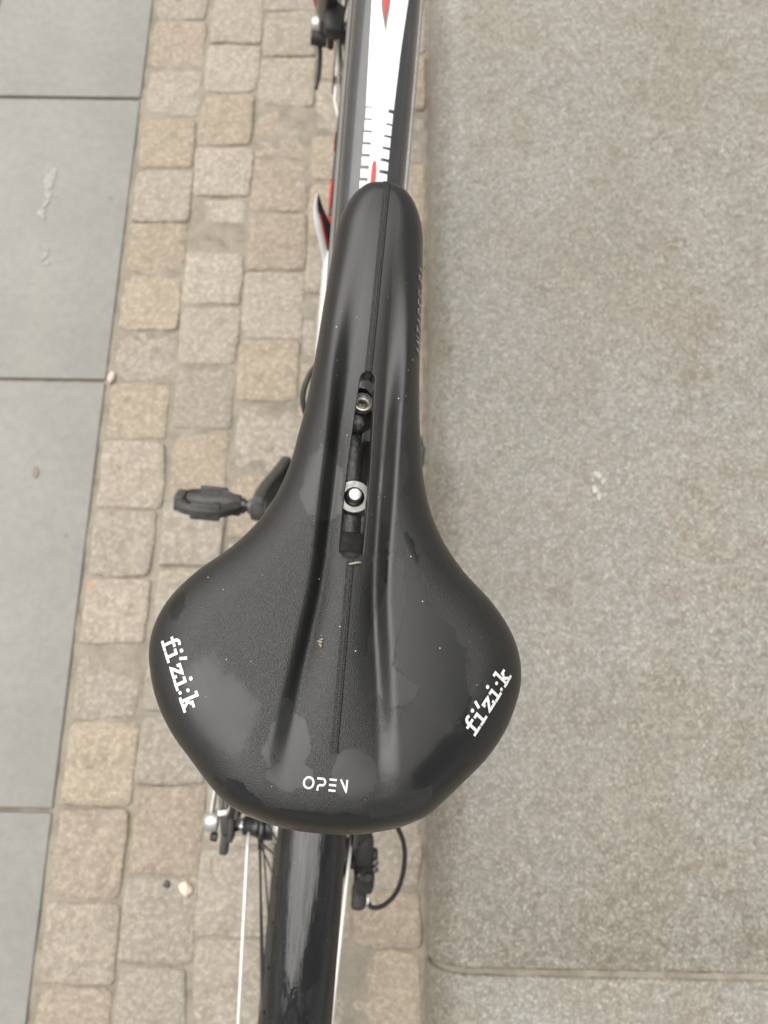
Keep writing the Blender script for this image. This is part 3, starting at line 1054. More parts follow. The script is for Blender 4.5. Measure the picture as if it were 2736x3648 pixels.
# rear bolt: wide bright washer and a stud
m = MB().lathe([(0.0, 0.0079), (0.0010, 0.0079), (0.0014, 0.0075), (0.0014, 0.0039), (0.0, 0.0039)], (0.0007, -0.2165, 0.9256), 'Z', 40)
m.build('washer', ALU, post, auto=35)
MB().lathe([(0.0, 0.0046), (0.0022, 0.0046), (0.0026, 0.0040)], (0.0008, -0.2168, 0.9256), 'Z', 28).build('stud_collar', DARKM, post, auto=35)
m = MB().lathe([(-0.01, 0.0033), (0.0052, 0.0033), (0.0060, 0.0026), (0.0061, 0.0008)], (0.0008, -0.2168, 0.9256), 'Z', 24)
m.build('bolt_stud', STEEL, post, auto=35)
m = MB().box((0, -0.2465, 0.9345), (0.013, 0.0040, 0.0035), bev=0.25)
m.build('shell_crossbar', WORN, saddle, auto=40)
m = MB().box((-0.0005, -0.240, 0.926), (0.026, 0.0135, 0.002), bev=0.3)
m.build('shell_floor', BLACKP, saddle, auto=40)

# ------------------------------------------------------------------ frame
def loft(name, stations, mat, parent, n=36):
    """stations: (centre, half width x, half height, exponent); sections stand across the run of the centres"""
    V, F = [], []
    C = [Vector(s[0]) for s in stations]
    for i, (c, hx, hz, ex) in enumerate(stations):
        t = (C[min(i + 1, len(C) - 1)] - C[max(i - 1, 0)]).normalized()
        up = (Vector((1, 0, 0)).cross(t)).normalized()
        for k in range(n):
            w = 2 * math.pi * k / n
            co, si = math.cos(w), math.sin(w)
            q = (abs(co) ** ex + abs(si) ** ex) ** (-1 / ex)
            V.append(Vector(c) + Vector((1, 0, 0)) * (co * q * hx) + up * (si * q * hz))
    for i in range(len(stations) - 1):
        for k in range(n):
            k2 = (k + 1) % n
            F.append((i * n + k, i * n + k2, (i + 1) * n + k2, (i + 1) * n + k))
    F.append(tuple(reversed(range(n))))
    F.append(tuple((len(stations) - 1) * n + k for k in range(n)))
    return MB().add(V, F).build(name, mat, parent, auto=60)

# top tube: wide, flattened, rising slightly towards the head
TT = [((0.003, -0.168, 0.800), 0.0165, 0.016, 2.2), ((0.003, -0.10, 0.811), 0.0190, 0.018, 2.4), ((0.003, 0.0, 0.823), 0.0212, 0.020, 2.7),
      ((0.003, 0.10, 0.831), 0.0226, 0.021, 2.8), ((0.003, 0.20, 0.838), 0.0236, 0.022, 2.8), ((0.003, 0.32, 0.843), 0.024, 0.024, 2.6), ((0.003, 0.425, 0.846), 0.022, 0.026, 2.3)]
_ty = [s[0][1] for s in TT]
def ttv(y, i):
    vals = [s[0][2] if i == 'z' else (s[1] if i == 'w' else (s[2] if i == 'h' else s[3])) for s in TT]
    return float(np.interp(y, _ty, vals))
fine_tt = [((0.003, y, ttv(y, 'z')), ttv(y, 'w'), ttv(y, 'h'), ttv(y, 'e')) for y in np.linspace(_ty[0], _ty[-1], 40)]
top_tube = loft('top_tube', fine_tt, BLACKF, bike, 48)
def tt_point(x, y, lift=0.0003):
    w, h, e, zc = ttv(y, 'w'), ttv(y, 'h'), ttv(y, 'e'), ttv(y, 'z')
    r = min(0.999, abs((x - 0.003) / w))
    return (x, y, zc + h * (1 - r ** e) ** (1 / e) + lift)
def tt_patch(name, left, right, mat, n=60, m=14, lift=0.0003, parent=None):
    """left/right: lists of (y, x) boundaries in mm"""
    yl = [p[0] / 1000 for p in left]; xl = [p[1] / 1000 for p in left]
    yr = [p[0] / 1000 for p in right]; xr = [p[1] / 1000 for p in right]
    V, F = [], []
    for i in range(n + 1):
        t = i / n
        for j in range(m + 1):
            s = j / m
            ya = yl[0] + (yl[-1] - yl[0]) * t
            yb = yr[0] + (yr[-1] - yr[0]) * t
            x = np.interp(ya, yl, xl) * (1 - s) + np.interp(yb, yr, xr) * s
            V.append(tt_point(x, ya * (1 - s) + yb * s, lift))
    for i in range(n):
        for j in range(m):
            a = i * (m + 1) + j
            F.append((a, a + 1, a + m + 2, a + m + 1))
    return MB().add(V, F).build(name, mat, parent or top_tube)
# white panel with comb teeth at its rear, red flashes inside
tt_patch('white_panel', [(72, -6.0), (120, -7.4), (200, -9.5), (300, -10), (400, -8)], [(72, 12.2), (120, 14.0), (200, 19.0), (300, 21), (400, 19)], WHITEF, lift=0.00025)
tt_patch('white_spine', [(-20, -1.5), (30, -0.6), (55, -0.8), (72.2, -2.0)], [(-20, 6.0), (30, 6.0), (55, 7.6), (72.2, 9.0)], WHITEF, m=8, lift=0.00027)
ty = 71.0
for k in range(12):
    fill = 7.7 - 0.40 * min(k, 4)
    tt_patch('white_tooth', [(ty - fill, -5.6 + 0.02 * k), (ty, -5.9 + 0.02 * k)], [(ty - fill, 0.4), (ty, 0.4)], WHITEF, n=4, m=6, lift=0.00023)
    tt_patch('white_tooth', [(ty - fill - 1.6, 5.0), (ty - 1.6, 5.0)], [(ty - fill - 1.6, 12.0 - 0.12 * k), (ty - 1.6, 12.0 - 0.12 * k)], WHITEF, n=4, m=6, lift=0.00023)
    ty -= 9.0 - 0.1 * k
tt_patch('red_flash', [(-20, 1.0), (26, 1.0), (33, 1.6)], [(-20, 4.4), (26, 4.2), (33, 3.6)], REDF, m=6, lift=0.00055)
tt_patch('grey_arrow', [(129, 2.4), (148, -1.6), (187, -4.0), (300, -7)], [(129, 2.6), (148, 4.0), (187, 4.8), (300, 8)], GREYF, m=8, lift=0.00055)
tt_patch('red_arrow', [(139, 1.2), (152, -0.4), (187, -2.4), (300, -4)], [(139, 1.6), (152, 2.8), (187, 3.4), (300, 5)], REDF, m=8, lift=0.00085)

# seat tube, head tube, down tube
MB().tube([Vector((0.002, 0.0, 0.30)), Vector((0.002, 0, 0.30)) + sp_dir * 0.545], [0.0175, 0.0175], 24).build('seat_tube', BLACKF, bike)
MB().lathe([(-0.012, 0.019), (-0.010, 0.021), (0.010, 0.021), (0.012, 0.019)], Vector((0.002, 0, 0.30)) + sp_dir * 0.535, 'Z', 24).build('seat_clamp_collar', DARKM, bike, auto=40)
HB, HTp = Vector((0.003, 0.500, 0.690)), Vector((0.003, 0.436, 0.880))
MB().tube([HB, HTp], [0.024, 0.023], 28).build('head_tube', BLACKF, bike, auto=50)
dt0, dt1 = Vector((0.001, 0.012, 0.312)), Vector((0.003, 0.470, 0.735))
DTS = [(dt0.lerp(dt1, k / 14), 0.0235 + 0.004 * math.sin(math.pi * k / 14), 0.027, 2.3) for k in range(15)]
down_tube = loft('down_tube', DTS, BLACKF, bike, 36)
def dt_patch(name, t0, t1, a0, a1, mat, n=20, m=8, lift=0.0005):
    """patch on the down tube between fractions t along it and angles (deg, 90 = top, 180 = left side)"""
    V, F = [], []
    d = (dt1 - dt0).normalized()
    up = Vector((1, 0, 0)).cross(d).normalized()
    for i in range(n + 1):
        t = t0 + (t1 - t0) * i / n
        hx, hz, ex = 0.0235 + 0.004 * math.sin(math.pi * t), 0.027, 2.3
        for j in range(m + 1):
            aa0 = a0(t) if callable(a0) else a0
            aa1 = a1(t) if callable(a1) else a1
            w = R(aa0 + (aa1 - aa0) * j / m)
            co, si = math.cos(w), math.sin(w)
            q = (abs(co) ** ex + abs(si) ** ex) ** (-1 / ex)
            V.append(dt0.lerp(dt1, t) + Vector((1, 0, 0)) * (co * (q * hx + lift)) + up * (si * (q * hz + lift)))
    for i in range(n):
        for j in range(m):
            a = i * (m + 1) + j
            F.append((a, a + 1, a + m + 2, a + m + 1))
    return MB().add(V, F).build(name, mat, down_tube)
dt_patch('white_panel', 0.05, 0.42, 118, 215, WHITEF)
dt_patch('red_flash', 0.452, 0.478, 135, 190, REDF, lift=0.0008)
dt_patch('red_flash', 0.490, 0.535, 150, 200, REDF, lift=0.0008)
dt_patch('red_flash', 0.58, 0.61, 165, 200, REDF, lift=0.0008)

# thin rods along the top tube: left one shapes an edge highlight, right a cable
for s, mt in ((-1, GREYF), (1, ALU)):
    pts = [(0.003 + s * (ttv(y, 'w') + 0.0012), y, ttv(y, 'z') - 0.006) for y in np.linspace(-0.13, 0.40, 14)]
    MB().tube(pts, 0.0021, 8).build('edge_glint_cable', mt, bike)

# stays
AX = Vector((0, -0.42, 0.345))
for s in (-1, 1):
    MB().tube(spline([(s * 0.030, -0.03, 0.302), (s * 0.037, -0.12, 0.312), (s * 0.058, -0.28, 0.335), (s * 0.066, -0.395, 0.348)], 6), 0.0095, 14, flat=0.8).build('chain_stay', BLACKF, bike)
    MB().tube(spline([(s * 0.020, -0.150, 0.775), (s * 0.030, -0.20, 0.69), (s * 0.048, -0.30, 0.54), (s * 0.064, -0.405, 0.375)], 6), 0.0080, 14).build('seat_stay', BLACKF, bike)
    m = MB().box((s * 0.0655, -0.412, 0.352), (0.006, 0.045, 0.050), bev=0.3)
    m.build('dropout', BLACKP, bike, auto=40)
# left dropout hardware: ribbed bracket with pale stripes
m = MB().box((-0.0745, -0.398, 0.352), (0.013, 0.062, 0.026), Matrix.Rotation(R(10), 3, 'Z'), 0.2)
m.box((-0.0715, -0.436, 0.350), (0.009, 0.026, 0.020), None, 0.25)
br = m.build('dropout_bracket', BLACKP, bike, auto=40)
for dx in (-0.0035, 0.0005, 0.0045):
    MB().box((-0.0765 + dx, -0.388, 0.3662), (0.0020, 0.030, 0.0016), Matrix.Rotation(R(10), 3, 'Z'), 0.2).build('bracket_rib', GREYF, br)
MB().box((-0.0750, -0.4065, 0.3662), (0.013, 0.0055, 0.0018), Matrix.Rotation(R(10), 3, 'Z'), 0.2).build('bracket_rib', ALU, br)
MB().tube(spline([(-0.089, -0.410, 0.352), (-0.0875, -0.385, 0.356), (-0.083, -0.345, 0.362), (-0.078, -0.32, 0.366)], 6), 0.0030, 10).build('quick_release_lever', ALU, bike)

# ------------------------------------------------------------------ wheels
def make_wheel(name, c, tyre_r=0.0185, hub_mat=DARKM):
    c = Vector(c)
    w = MB().lathe([(-0.011, 0.311), (-0.0115, 0.303), (-0.008, 0.293), (0.008, 0.293), (0.0115, 0.303), (0.011, 0.311), (0.008, 0.306), (-0.008, 0.306)], (0, 0, 0), 'X', 96, close=True).build(name, DARKM, bike, auto=40)
    w.location = c
    prof = [(tyre_r * math.cos(a), 0.3265 + tyre_r * math.sin(a)) for a in [2 * math.pi * k / 16 for k in range(16)]]
    MB().lathe(prof, (0, 0, 0), 'X', 120, close=True).build('tyre', RUBBER, w)
    # knobs of the tread
    m = MB()
    for k in range(150):
        a = 2 * math.pi * k / 150
        for sx in (-0.5, 0.5) if k % 2 else (0.0, -0.9, 0.9):
            rr = 0.3265 + tyre_r * math.sqrt(max(0, 1 - (sx * 0.85) ** 2))
            rot = Matrix.Rotation(-a, 3, 'X')
            p = Matrix.Rotation(a, 3, 'X') @ Vector((sx * tyre_r * 0.85, 0, rr))
            m.box(p, (0.006, 0.0075, 0.004), Matrix.Rotation(a, 3, 'X'), 0)
    o = m.build('tread', RUBBER, w, smooth=False)
    o['kind'] = 'stuff'
    MB().lathe([(-0.052, 0.006), (-0.045, 0.010), (-0.038, 0.012), (-0.036, 0.024), (-0.033, 0.024), (-0.030, 0.014), (0.022, 0.014), (0.025, 0.026), (0.028, 0.026), (0.032, 0.012), (0.052, 0.006)], (0, 0, 0), 'X', 32).build('hub', hub_mat, w, auto=35)
    spm = {}
    for s in (-1, 1):
        xo = -0.0345 if s < 0 else 0.0265
        for tw in (-1, 1):
            a0 = R(38) * tw
            spm[(s, tw)] = MB().tube([(xo, 0.022 * math.sin(a0), 0.022 * math.cos(a0)), (s * 0.003, 0, 0.294)], 0.0010, 6).build('spoke', DARKM, w)
            spm[(s, tw)].rotation_euler = (R(5.6 * (s + 1)), 0, 0)
    for k in range(1, 8):
        for (s, tw), o in list(spm.items()):
            q = o.copy()
            q.rotation_euler = (R(45 * k + 5.6 * (s + 1) + 22.5 * (tw > 0)), 0, 0)
            col.objects.link(q)
            q.parent = w
    return w
rear_wheel = make_wheel('rear_wheel', AX)
front_wheel = make_wheel('front_wheel', (0.002, 0.660, 0.345))
for s in (-1,):
    MB().lathe([(-0.062, 0.0075), (-0.0575, 0.0085), (-0.055, 0.0085), (-0.054, 0.0065)], (0, 0, 0), 'X', 20).build('axle_nut', STEEL, rear_wheel, auto=35)
    MB().lathe([(-0.054, 0.0100), (-0.040, 0.0100), (-0.039, 0.013)], (0, 0, 0), 'X', 28).build('axle_sleeve', BLACKP, rear_wheel, auto=35)
    MB().lathe([(-0.022, 0.0135), (-0.0215, 0.0155)] + [(-0.021 + 0.0014 * k, 0.0165 if k % 2 else 0.0150) for k in range(8)] + [(-0.009, 0.0135)], (0, 0, 0), 'X', 40).build('hub_ring', STEEL, rear_wheel, auto=35)
# quick-release cap on the left
MB().lathe([(-0.0985, 0.0015), (-0.0970, 0.0060), (-0.0925, 0.0100), (-0.0860, 0.0112), (-0.0815, 0.0105), (-0.0805, 0.0085)], AX + Vector((0, 0.003, 0.004)), 'X', 28).build('quick_release_nut', ALU, bike, auto=50)
MB().lathe([(-0.088, 0.004), (-0.081, 0.0055), (-0.080, 0.003)], AX + Vector((0, -0.013, 0.000)), 'X', 20).build('adjusting_bolt', BLACKP, bike, auto=40)
# cassette and rear derailleur on the right
m = MB()
for k, r in enumerate((0.055, 0.050, 0.045, 0.040, 0.035, 0.030)):
    nt = 22
    V, F = [], []
    for j in range(nt * 2):
        a = math.pi * j / nt
        rr = r if j % 2 else r - 0.004
        for dx in (-0.0009, 0.0009):
            V.append((0.034 + 0.004 * k + dx, rr * math.cos(a), rr * math.sin(a)))
    n2 = nt * 2
    for j in range(n2):
        j2 = (j + 1) % n2
        F.append((2 * j, 2 * j + 1, 2 * j2 + 1, 2 * j2))
    F.append(tuple(2 * j for j in range(n2)))
    F.append(tuple(reversed([2 * j + 1 for j in range(n2)])))
    m.add(V, F)
m.build('cassette', DARKM, rear_wheel, smooth=False)

m = MB()
m.box((0.0800, -0.4380, 0.318), (0.020, 0.034, 0.038), Matrix.Rotation(R(12), 3, 'X'), 0.28)
m.box((0.0870, -0.4600, 0.296), (0.019, 0.042, 0.020), Matrix.Rotation(R(-25), 3, 'X'), 0.3)
m.box((0.0865, -0.4760, 0.288), (0.022, 0.026, 0.030), Matrix.Rotation(R(20), 3, 'X'), 0.3)
m.box((0.0830, -0.4960, 0.276), (0.016, 0.030, 0.026), Matrix.Rotation(R(-15), 3, 'X'), 0.3)
m.lathe([(-0.006, 0.008), (0.006, 0.008), (0.008, 0.006)], (0.088, -0.446, 0.322), 'X', 20)
m.lathe([(-0.009, 0.006), (0.007, 0.006), (0.009, 0.004)], (0.088, -0.471, 0.305), 'Z', 16)
der = m.build('rear_derailleur', BLACKP, bike, auto=40)
m = MB()
m.box((0.078, -0.455, 0.245), (0.003, 0.030, 0.105), Matrix.Rotation(R(14), 3, 'X'), 0.3)
m.box((0.066, -0.455, 0.245), (0.003, 0.030, 0.105), Matrix.Rotation(R(14), 3, 'X'), 0.3)
m.build('pulley_cage', BLACKP, der, auto=40)
for (yy_, zz_) in ((-0.447, 0.285), (-0.463, 0.205)):
    MB().lathe([(0.068, 0.017), (0.0685, 0.020), (0.0745, 0.020), (0.075, 0.017)], (0, yy_, zz_), 'X', 22).build('jockey_wheel', BLACKP, der, auto=40)
MB().lathe([(-0.004, 0.0028), (0.004, 0.0028)], (0.093, -0.4995, 0.284), 'Y', 12).build('barrel_adjuster', STEEL, der, auto=40)
for q, (a, b, c_) in enumerate(((0.093, -0.452, 0.334), (0.096, -0.462, 0.312), (0.080, -0.470, 0.306))):
    MB().lathe([(-0.001, 0.0034), (0.0025, 0.0032), (0.003, 0.0016)], (a, b, c_), 'Z', 12).build('link_bolt', DARKM, der, auto=40)
MB().tube(spline([(0.072, -0.30, 0.345), (0.088, -0.36, 0.358), (0.106, -0.402, 0.362), (0.120, -0.428, 0.352), (0.1245, -0.455, 0.336), (0.121, -0.482, 0.318), (0.110, -0.500, 0.300), (0.098, -0.5055, 0.288), (0.092, -0.500, 0.283)], 10), 0.0027, 10).build('gear_cable_loop', CABLE, bike)
# axle end on the right
MB().lathe([(0.069, 0.012), (0.074, 0.012), (0.078, 0.009), (0.082, 0.004)], AX, 'X', 24).build('axle_end', DARKM, bike, auto=40)

# ------------------------------------------------------------------ mudguards and stays
def fender(name, c, a0, a1, rad, w, mat, n=70, dx=0.0):
    """curved blade around a wheel; angles in degrees from the top, positive towards the rear"""
    V, F = [], []
    prof = []
    k = 17
    for i in range(k):
        t = -1 + 2 * i / (k - 1)
        prof.append((t * w / 2 * (1 - 0.04 * abs(t) ** 6), -0.0115 * abs(t) ** 2.4))
    inner = [(x * 0.955, z - 0.0016) for (x, z) in prof]
    sec = prof + inner[::-1]
    m = len(sec)
    for i in range(n + 1):
        a = R(a0 + (a1 - a0) * i / n)
        for (x, z) in sec:
            r = rad + z
            V.append((c[0] + dx + x, c[1] - r * math.sin(a), c[2] + r * math.cos(a)))
    for i in range(n):
        for j in range(m):
            j2 = (j + 1) % m
            F.append((i * m + j, i * m + j2, (i + 1) * m + j2, (i + 1) * m + j))
    F.append(tuple(range(m)))
    F.append(tuple(reversed([n * m + j for j in range(m)])))
    return MB().add(V, F).build(name, mat, bike, auto=50)
fender('rear_mudguard', AX, -62, 108, 0.368, 0.0448, FENDER, dx=0.0058)
fender('front_mudguard', (0.002, 0.660, 0.345), -48, 118, 0.368, 0.0475, FENDER)
RF = 0.362
def rim_pt(c, deg, x):
    a = R(deg)
    return Vector((c[0] + x, c[1] - RF * math.sin(a), c[2] + RF * math.cos(a)))
for s, x0, x1 in ((-1, -0.0475, -0.0265), (1, 0.0625, 0.0400)):
    e = rim_pt(AX, 74, x1)
    MB().tube([Vector((x0, -0.4205, 0.350)), Vector((x0, -0.432, 0.353)), e], 0.0019, 10).build('mudguard_stay', STAY, bike)
    m = MB().tube([Vector((s * 0.066, -0.424, 0.351)), Vector((x0, -0.4205, 0.350))], 0.0028, 8)
    m.build('stay_screw', DARKM, bike)
FAX = Vector((0.002, 0.660, 0.345))
for s in (-1, 1):
    MB().tube([Vector((s * 0.036, 0.653, 0.352)), Vector((s * 0.032, 0.562, 0.320)), Vector((s * 0.022, 0.540, 0.302)), rim_pt(FAX, 100, s * 0.022)], 0.0022, 10).build('mudguard_stay', STAY, bike)

# ------------------------------------------------------------------ fork and front axle
for s in (-1, 1):
    MB().tube([(s * 0.052, 0.655, 0.352), (s * 0.054, 0.640, 0.40), (s * 0.055, 0.600, 0.53), (s * 0.055, 0.570, 0.62)], [0.012, 0.0155, 0.0165, 0.0170], 20).build('fork_leg', BLACKF, bike)
    MB().tube([(s * 0.055, 0.572, 0.615), (s * 0.055, 0.545, 0.70)], 0.0135, 18).build('fork_stanchion', ALU, bike)
    fl = MB().tube([(s * 0.0640, 0.655, 0.372), (s * 0.0685, 0.640, 0.410), (s * 0.0695, 0.600, 0.53)], [0.004, 0.0055, 0.006], 10)
    fl.build('fork_stripe', REDF, bike)
    MB().box((s * 0.046, 0.657, 0.350), (0.010, 0.034, 0.040), None, 0.3).build('fork_dropout', BLACKP, bike, auto=40)
MB().tube([(-0.055, 0.545, 0.70), (0.0, 0.505, 0.705), (0.055, 0.545, 0.70)], [0.02, 0.024, 0.02], 18).build('fork_crown', BLACKF, bike)
MB().lathe([(-0.0795, 0.003), (-0.0785, 0.0090), (-0.074, 0.0118), (-0.057, 0.0118), (-0.054, 0.009)], FAX + Vector((0, 0.003, 0.004)), 'X', 24).build('front_axle_nut', ALU, bike, auto=50)
MB().lathe([(-0.077, 0.010), (-0.054, 0.0105)], FAX + Vector((0, -0.010, -0.006)), 'X', 20).build('front_axle_cap', BLACKP, bike, auto=50)
MB().tube(spline([(-0.062, 0.648, 0.335), (-0.060, 0.636, 0.322), (-0.0595, 0.618, 0.308), (-0.0615, 0.600, 0.296)], 6), [0.0036] * 10 + [0.0034] * 5 + [0.0026] * 4, 10).build('front_release_lever', BLACKP, bike)
MB().lathe([(-0.040, 0.080), (-0.0385, 0.080), (-0.0385, 0.066), (-0.040, 0.066)], FAX, 'X', 60, close=True).build('brake_disc', DARKM, bike, auto=40)
MB().box((-0.043, 0.615, 0.405), (0.026, 0.040, 0.030), Matrix.Rotation(R(20), 3, 'X'), 0.3).build('brake_caliper', BLACKP, bike, auto=40)

# ------------------------------------------------------------------ handlebar (ahead of the picture)
MB().tube([HTp, (0.003, 0.430, 0.905), (0.003, 0.500, 0.945)], [0.019, 0.018, 0.016], 18).build('stem', BLACKF, bike)
MB().tube(spline([(-0.31, 0.455, 0.965), (-0.20, 0.480, 0.955), (-0.07, 0.500, 0.945), (0.003, 0.500, 0.945), (0.076, 0.500, 0.945), (0.206, 0.480, 0.955), (0.316, 0.455, 0.965)], 6), 0.0125, 14).build('handlebar', BLACKF, bike)
for s in (-1, 1):
    MB().tube([(0.003 + s * 0.20, 0.480, 0.955), (0.003 + s * 0.312, 0.455, 0.965)], 0.0165, 16).build('grip', RUBBER, bike)

# ------------------------------------------------------------------ cranks, pedals, chainring
BB = Vector((0, 0, 0.30))
MB().lathe([(-0.040, 0.019), (0.040, 0.019)], BB, 'X', 24).build('bottom_bracket', BLACKF, bike, auto=40)
PDL = Vector((0, -0.092, 0.446))
PDR = Vector((0, 0.092, 0.154))
for s, pd in ((-1, PDL), (1, PDR)):
    d = pd - BB
    pts = [BB - d * 0.10 + Vector((s * 0.049, 0, 0)), BB + Vector((s * 0.051, 0, 0)), BB + d * 0.35 + Vector((s * 0.058, 0, 0)), BB + d * 0.75 + Vector((s * 0.0675, 0, 0)), pd + Vector((s * 0.070, 0, 0)), pd + d * 0.055 + Vector((s * 0.0705, 0, 0))]
    sp_ = spline(pts, 4)
    wz = np.interp(np.linspace(0, 1, len(sp_)), [0, 0.12, 0.3, 0.75, 0.92, 1.0], [0.010, 0.0175, 0.0165, 0.0135, 0.0130, 0.0070])
    loft('crank_arm', [(p, 0.0072, float(w_), 4.5) for p, w_ in zip(sp_, wz)], WORN, bike, 24)
    MB().lathe([(-0.0100, 0.0085), (0.0075, 0.0085)], pd + Vector((s * 0.070, 0, 0)), 'X', 18).build('crank_boss', GREYF, bike, auto=40)
    # resin platform pedal tipped up, open cage round the spindle
    pr = Matrix.Rotation(R(-58 if s < 0 else 20), 3, 'X')
    ctr = pd + Vector((s * (0.117 if s < 0 else 0.1115), 0, 0))
    def Q(x, y, z):
        return ctr + pr @ Vector((s * x, y, z))
    spn = MB().tube([pd + Vector((s * 0.076, 0, 0)), pd + Vector((s * 0.083, 0, 0)), pd + Vector((s * 0.084, 0, 0)), pd + Vector((s * 0.090, 0, 0))], [0.0062, 0.0062, 0.0085, 0.0085], 16).build('pedal_spindle', DARKM, bike, auto=40)
    m = MB()
    m.tube([Q(-0.029, 0, 0), Q(-0.026, 0, 0), Q(-0.008, 0, 0), Q(0.026, 0, 0), Q(0.030, 0, 0)], [0.0105, 0.0120, 0.0105, 0.0085, 0.006], 14)
    for sg in (1, -1):
        arm = spline([Q(-0.026, sg * 0.006, 0), Q(-0.014, sg * 0.024, 0), Q(-0.004, sg * 0.033, 0), Q(0.014, sg * 0.034, 0), Q(0.026, sg * 0.028, 0), Q(0.033, sg * 0.012, 0), Q(0.034, 0, 0)], 4)
        m.tube(arm, [0.0075] * 8 + [0.0062] * 17, 6)
        m.box(Q(0.004, sg * 0.034, 0), (0.030, 0.007, 0.017), pr, 0.2)
        m.box(Q(-0.004, sg * 0.020, 0), (0.008, 0.026, 0.009), pr, 0.25)
    m.box(Q(0.0345, 0.0, 0), (0.010, 0.030, 0.017), pr, 0.2)
    m.build('pedal', WORN, bike, auto=45)
m = MB()
nt = 42
V, F = [], []
for j in range(nt * 2):
    a = math.pi * j / nt
    rr = 0.088 if j % 2 else 0.083
    for (dx, r2) in ((-0.0015, rr), (0.0015, rr), (0.0015, 0.062), (-0.0015, 0.062)):
        V.append((0.046 + dx, r2 * math.cos(a), 0.30 + r2 * math.sin(a)))
n2 = nt * 2
for j in range(n2):
    j2 = (j + 1) % n2
    for k in range(4):
        F.append((4 * j + k, 4 * j + (k + 1) % 4, 4 * j2 + (k + 1) % 4, 4 * j2 + k))
m.add(V, F)
for k in range(5):
    a = R(72 * k)
    m.box((0.046, 0.036 * math.cos(a), 0.30 + 0.036 * math.sin(a)), (0.005, 0.060, 0.014), Matrix.Rotation(a, 3, 'X'), 0.2)
m.build('chainring', DARKM, bike, auto=40)
ch = [(0.046, 0.088 * math.cos(R(a)), 0.30 + 0.088 * math.sin(R(a))) for a in range(95, -90, -12)]
ch = ch[::-1] + [(0.046, -0.15, 0.398), (0.048, -0.30, 0.398), (0.048, -0.418, 0.390), (0.048, -0.452, 0.372), (0.055, -0.466, 0.340), (0.068, -0.452, 0.305), (0.071, -0.432, 0.270), (0.071, -0.455, 0.188), (0.066, -0.43, 0.186), (0.050, -0.10, 0.212), (0.046, -0.004, 0.2125)]
MB().tube(ch, 0.0040, 6, cap=False, flat=0.8).build('chain', DARKM, bike)

# ------------------------------------------------------------------ bottle cage on the down tube
d = (dt1 - dt0).normalized()
up = Vector((1, 0, 0)).cross(d).normalized()
CG0 = dt0.lerp(dt1, 0.36) + up * 0.030
def cagep(x, u, h):
    return CG0 + Vector((x, 0, 0)) + d * u + up * h
cg = loft('bottle_cage', [(cagep(0, -0.06, 0.002), 0.014, 0.003, 3), (cagep(0, 0.02, 0.002), 0.015, 0.003, 3), (cagep(0, 0.10, 0.002), 0.012, 0.003, 3)], WORN, bike, 16)
RIM = [(0.0385, 0.219, 0.562), (0.0388, 0.213, 0.545), (0.0345, 0.205, 0.528), (0.0285, 0.198, 0.509), (0.0235, 0.192, 0.489), (0.0195, 0.183, 0.469), (0.0185, 0.172, 0.444)]
for s in (-1, 1):
    # a pointed arm: black blade inside, thick white rim with a red stripe along it
    rim = spline([(s * x, y, z) for x, y, z in RIM], 5)
    n_ = len(rim)
    rad = [0.0006 + 0.0034 * min(1.0, (i / (n_ - 1)) * 3.2) for i in range(n_)]
    MB().tube(rim, rad, 10).build('cage_arm', WHITEF, cg)
    red = [p + Vector((-s * 0.0036, 0.0015, 0.0012)) for p in rim[7:n_ - 5]]
    k_ = len(red)
    MB().tube(red, [0.0022 * math.sin(math.pi * (i + 0.6) / (k_ + 0.2)) ** 0.5 for i in range(k_)], 8).build('cage_stripe', REDF, cg)
    V, F = [], []
    M_ = 6
    for i, p in enumerate(rim):
        w_ = 0.045 * (i / (n_ - 1)) ** 0.8
        for th in (0.0, -0.002):
            for j in range(M_ + 1):
                q = j / M_
                V.append(p + Vector((-s * w_ * q * 0.75, 0.006 * q + 0.3 * th, -0.006 * q * q + th)))
    K = 2 * (M_ + 1)
    for i in range(n_ - 1):
        for j in range(K):
            j2 = (j + 1) % (M_ + 1) + (j // (M_ + 1)) * (M_ + 1)
            if j % (M_ + 1) == M_:
                continue
            F.append((i * K + j, i * K + j + 1, (i + 1) * K + j + 1, (i + 1) * K + j))
        a, b = i * K + M_, i * K + K - 1
        F.append((a, b, b + K, a + K))
    MB().add(V, F).build('cage_lining', BLACKP, cg)

# cable arching out beside the seat tube
MB().tube(spline([(-0.004, 0.075, 0.49), (-0.016, 0.062, 0.50), (-0.0285, 0.040, 0.505), (-0.0335, 0.018, 0.50), (-0.028, 0.000, 0.49), (-0.018, -0.012, 0.475), (-0.008, -0.03, 0.45)], 8), 0.0031, 10).build('brake_hose', CABLE, bike)

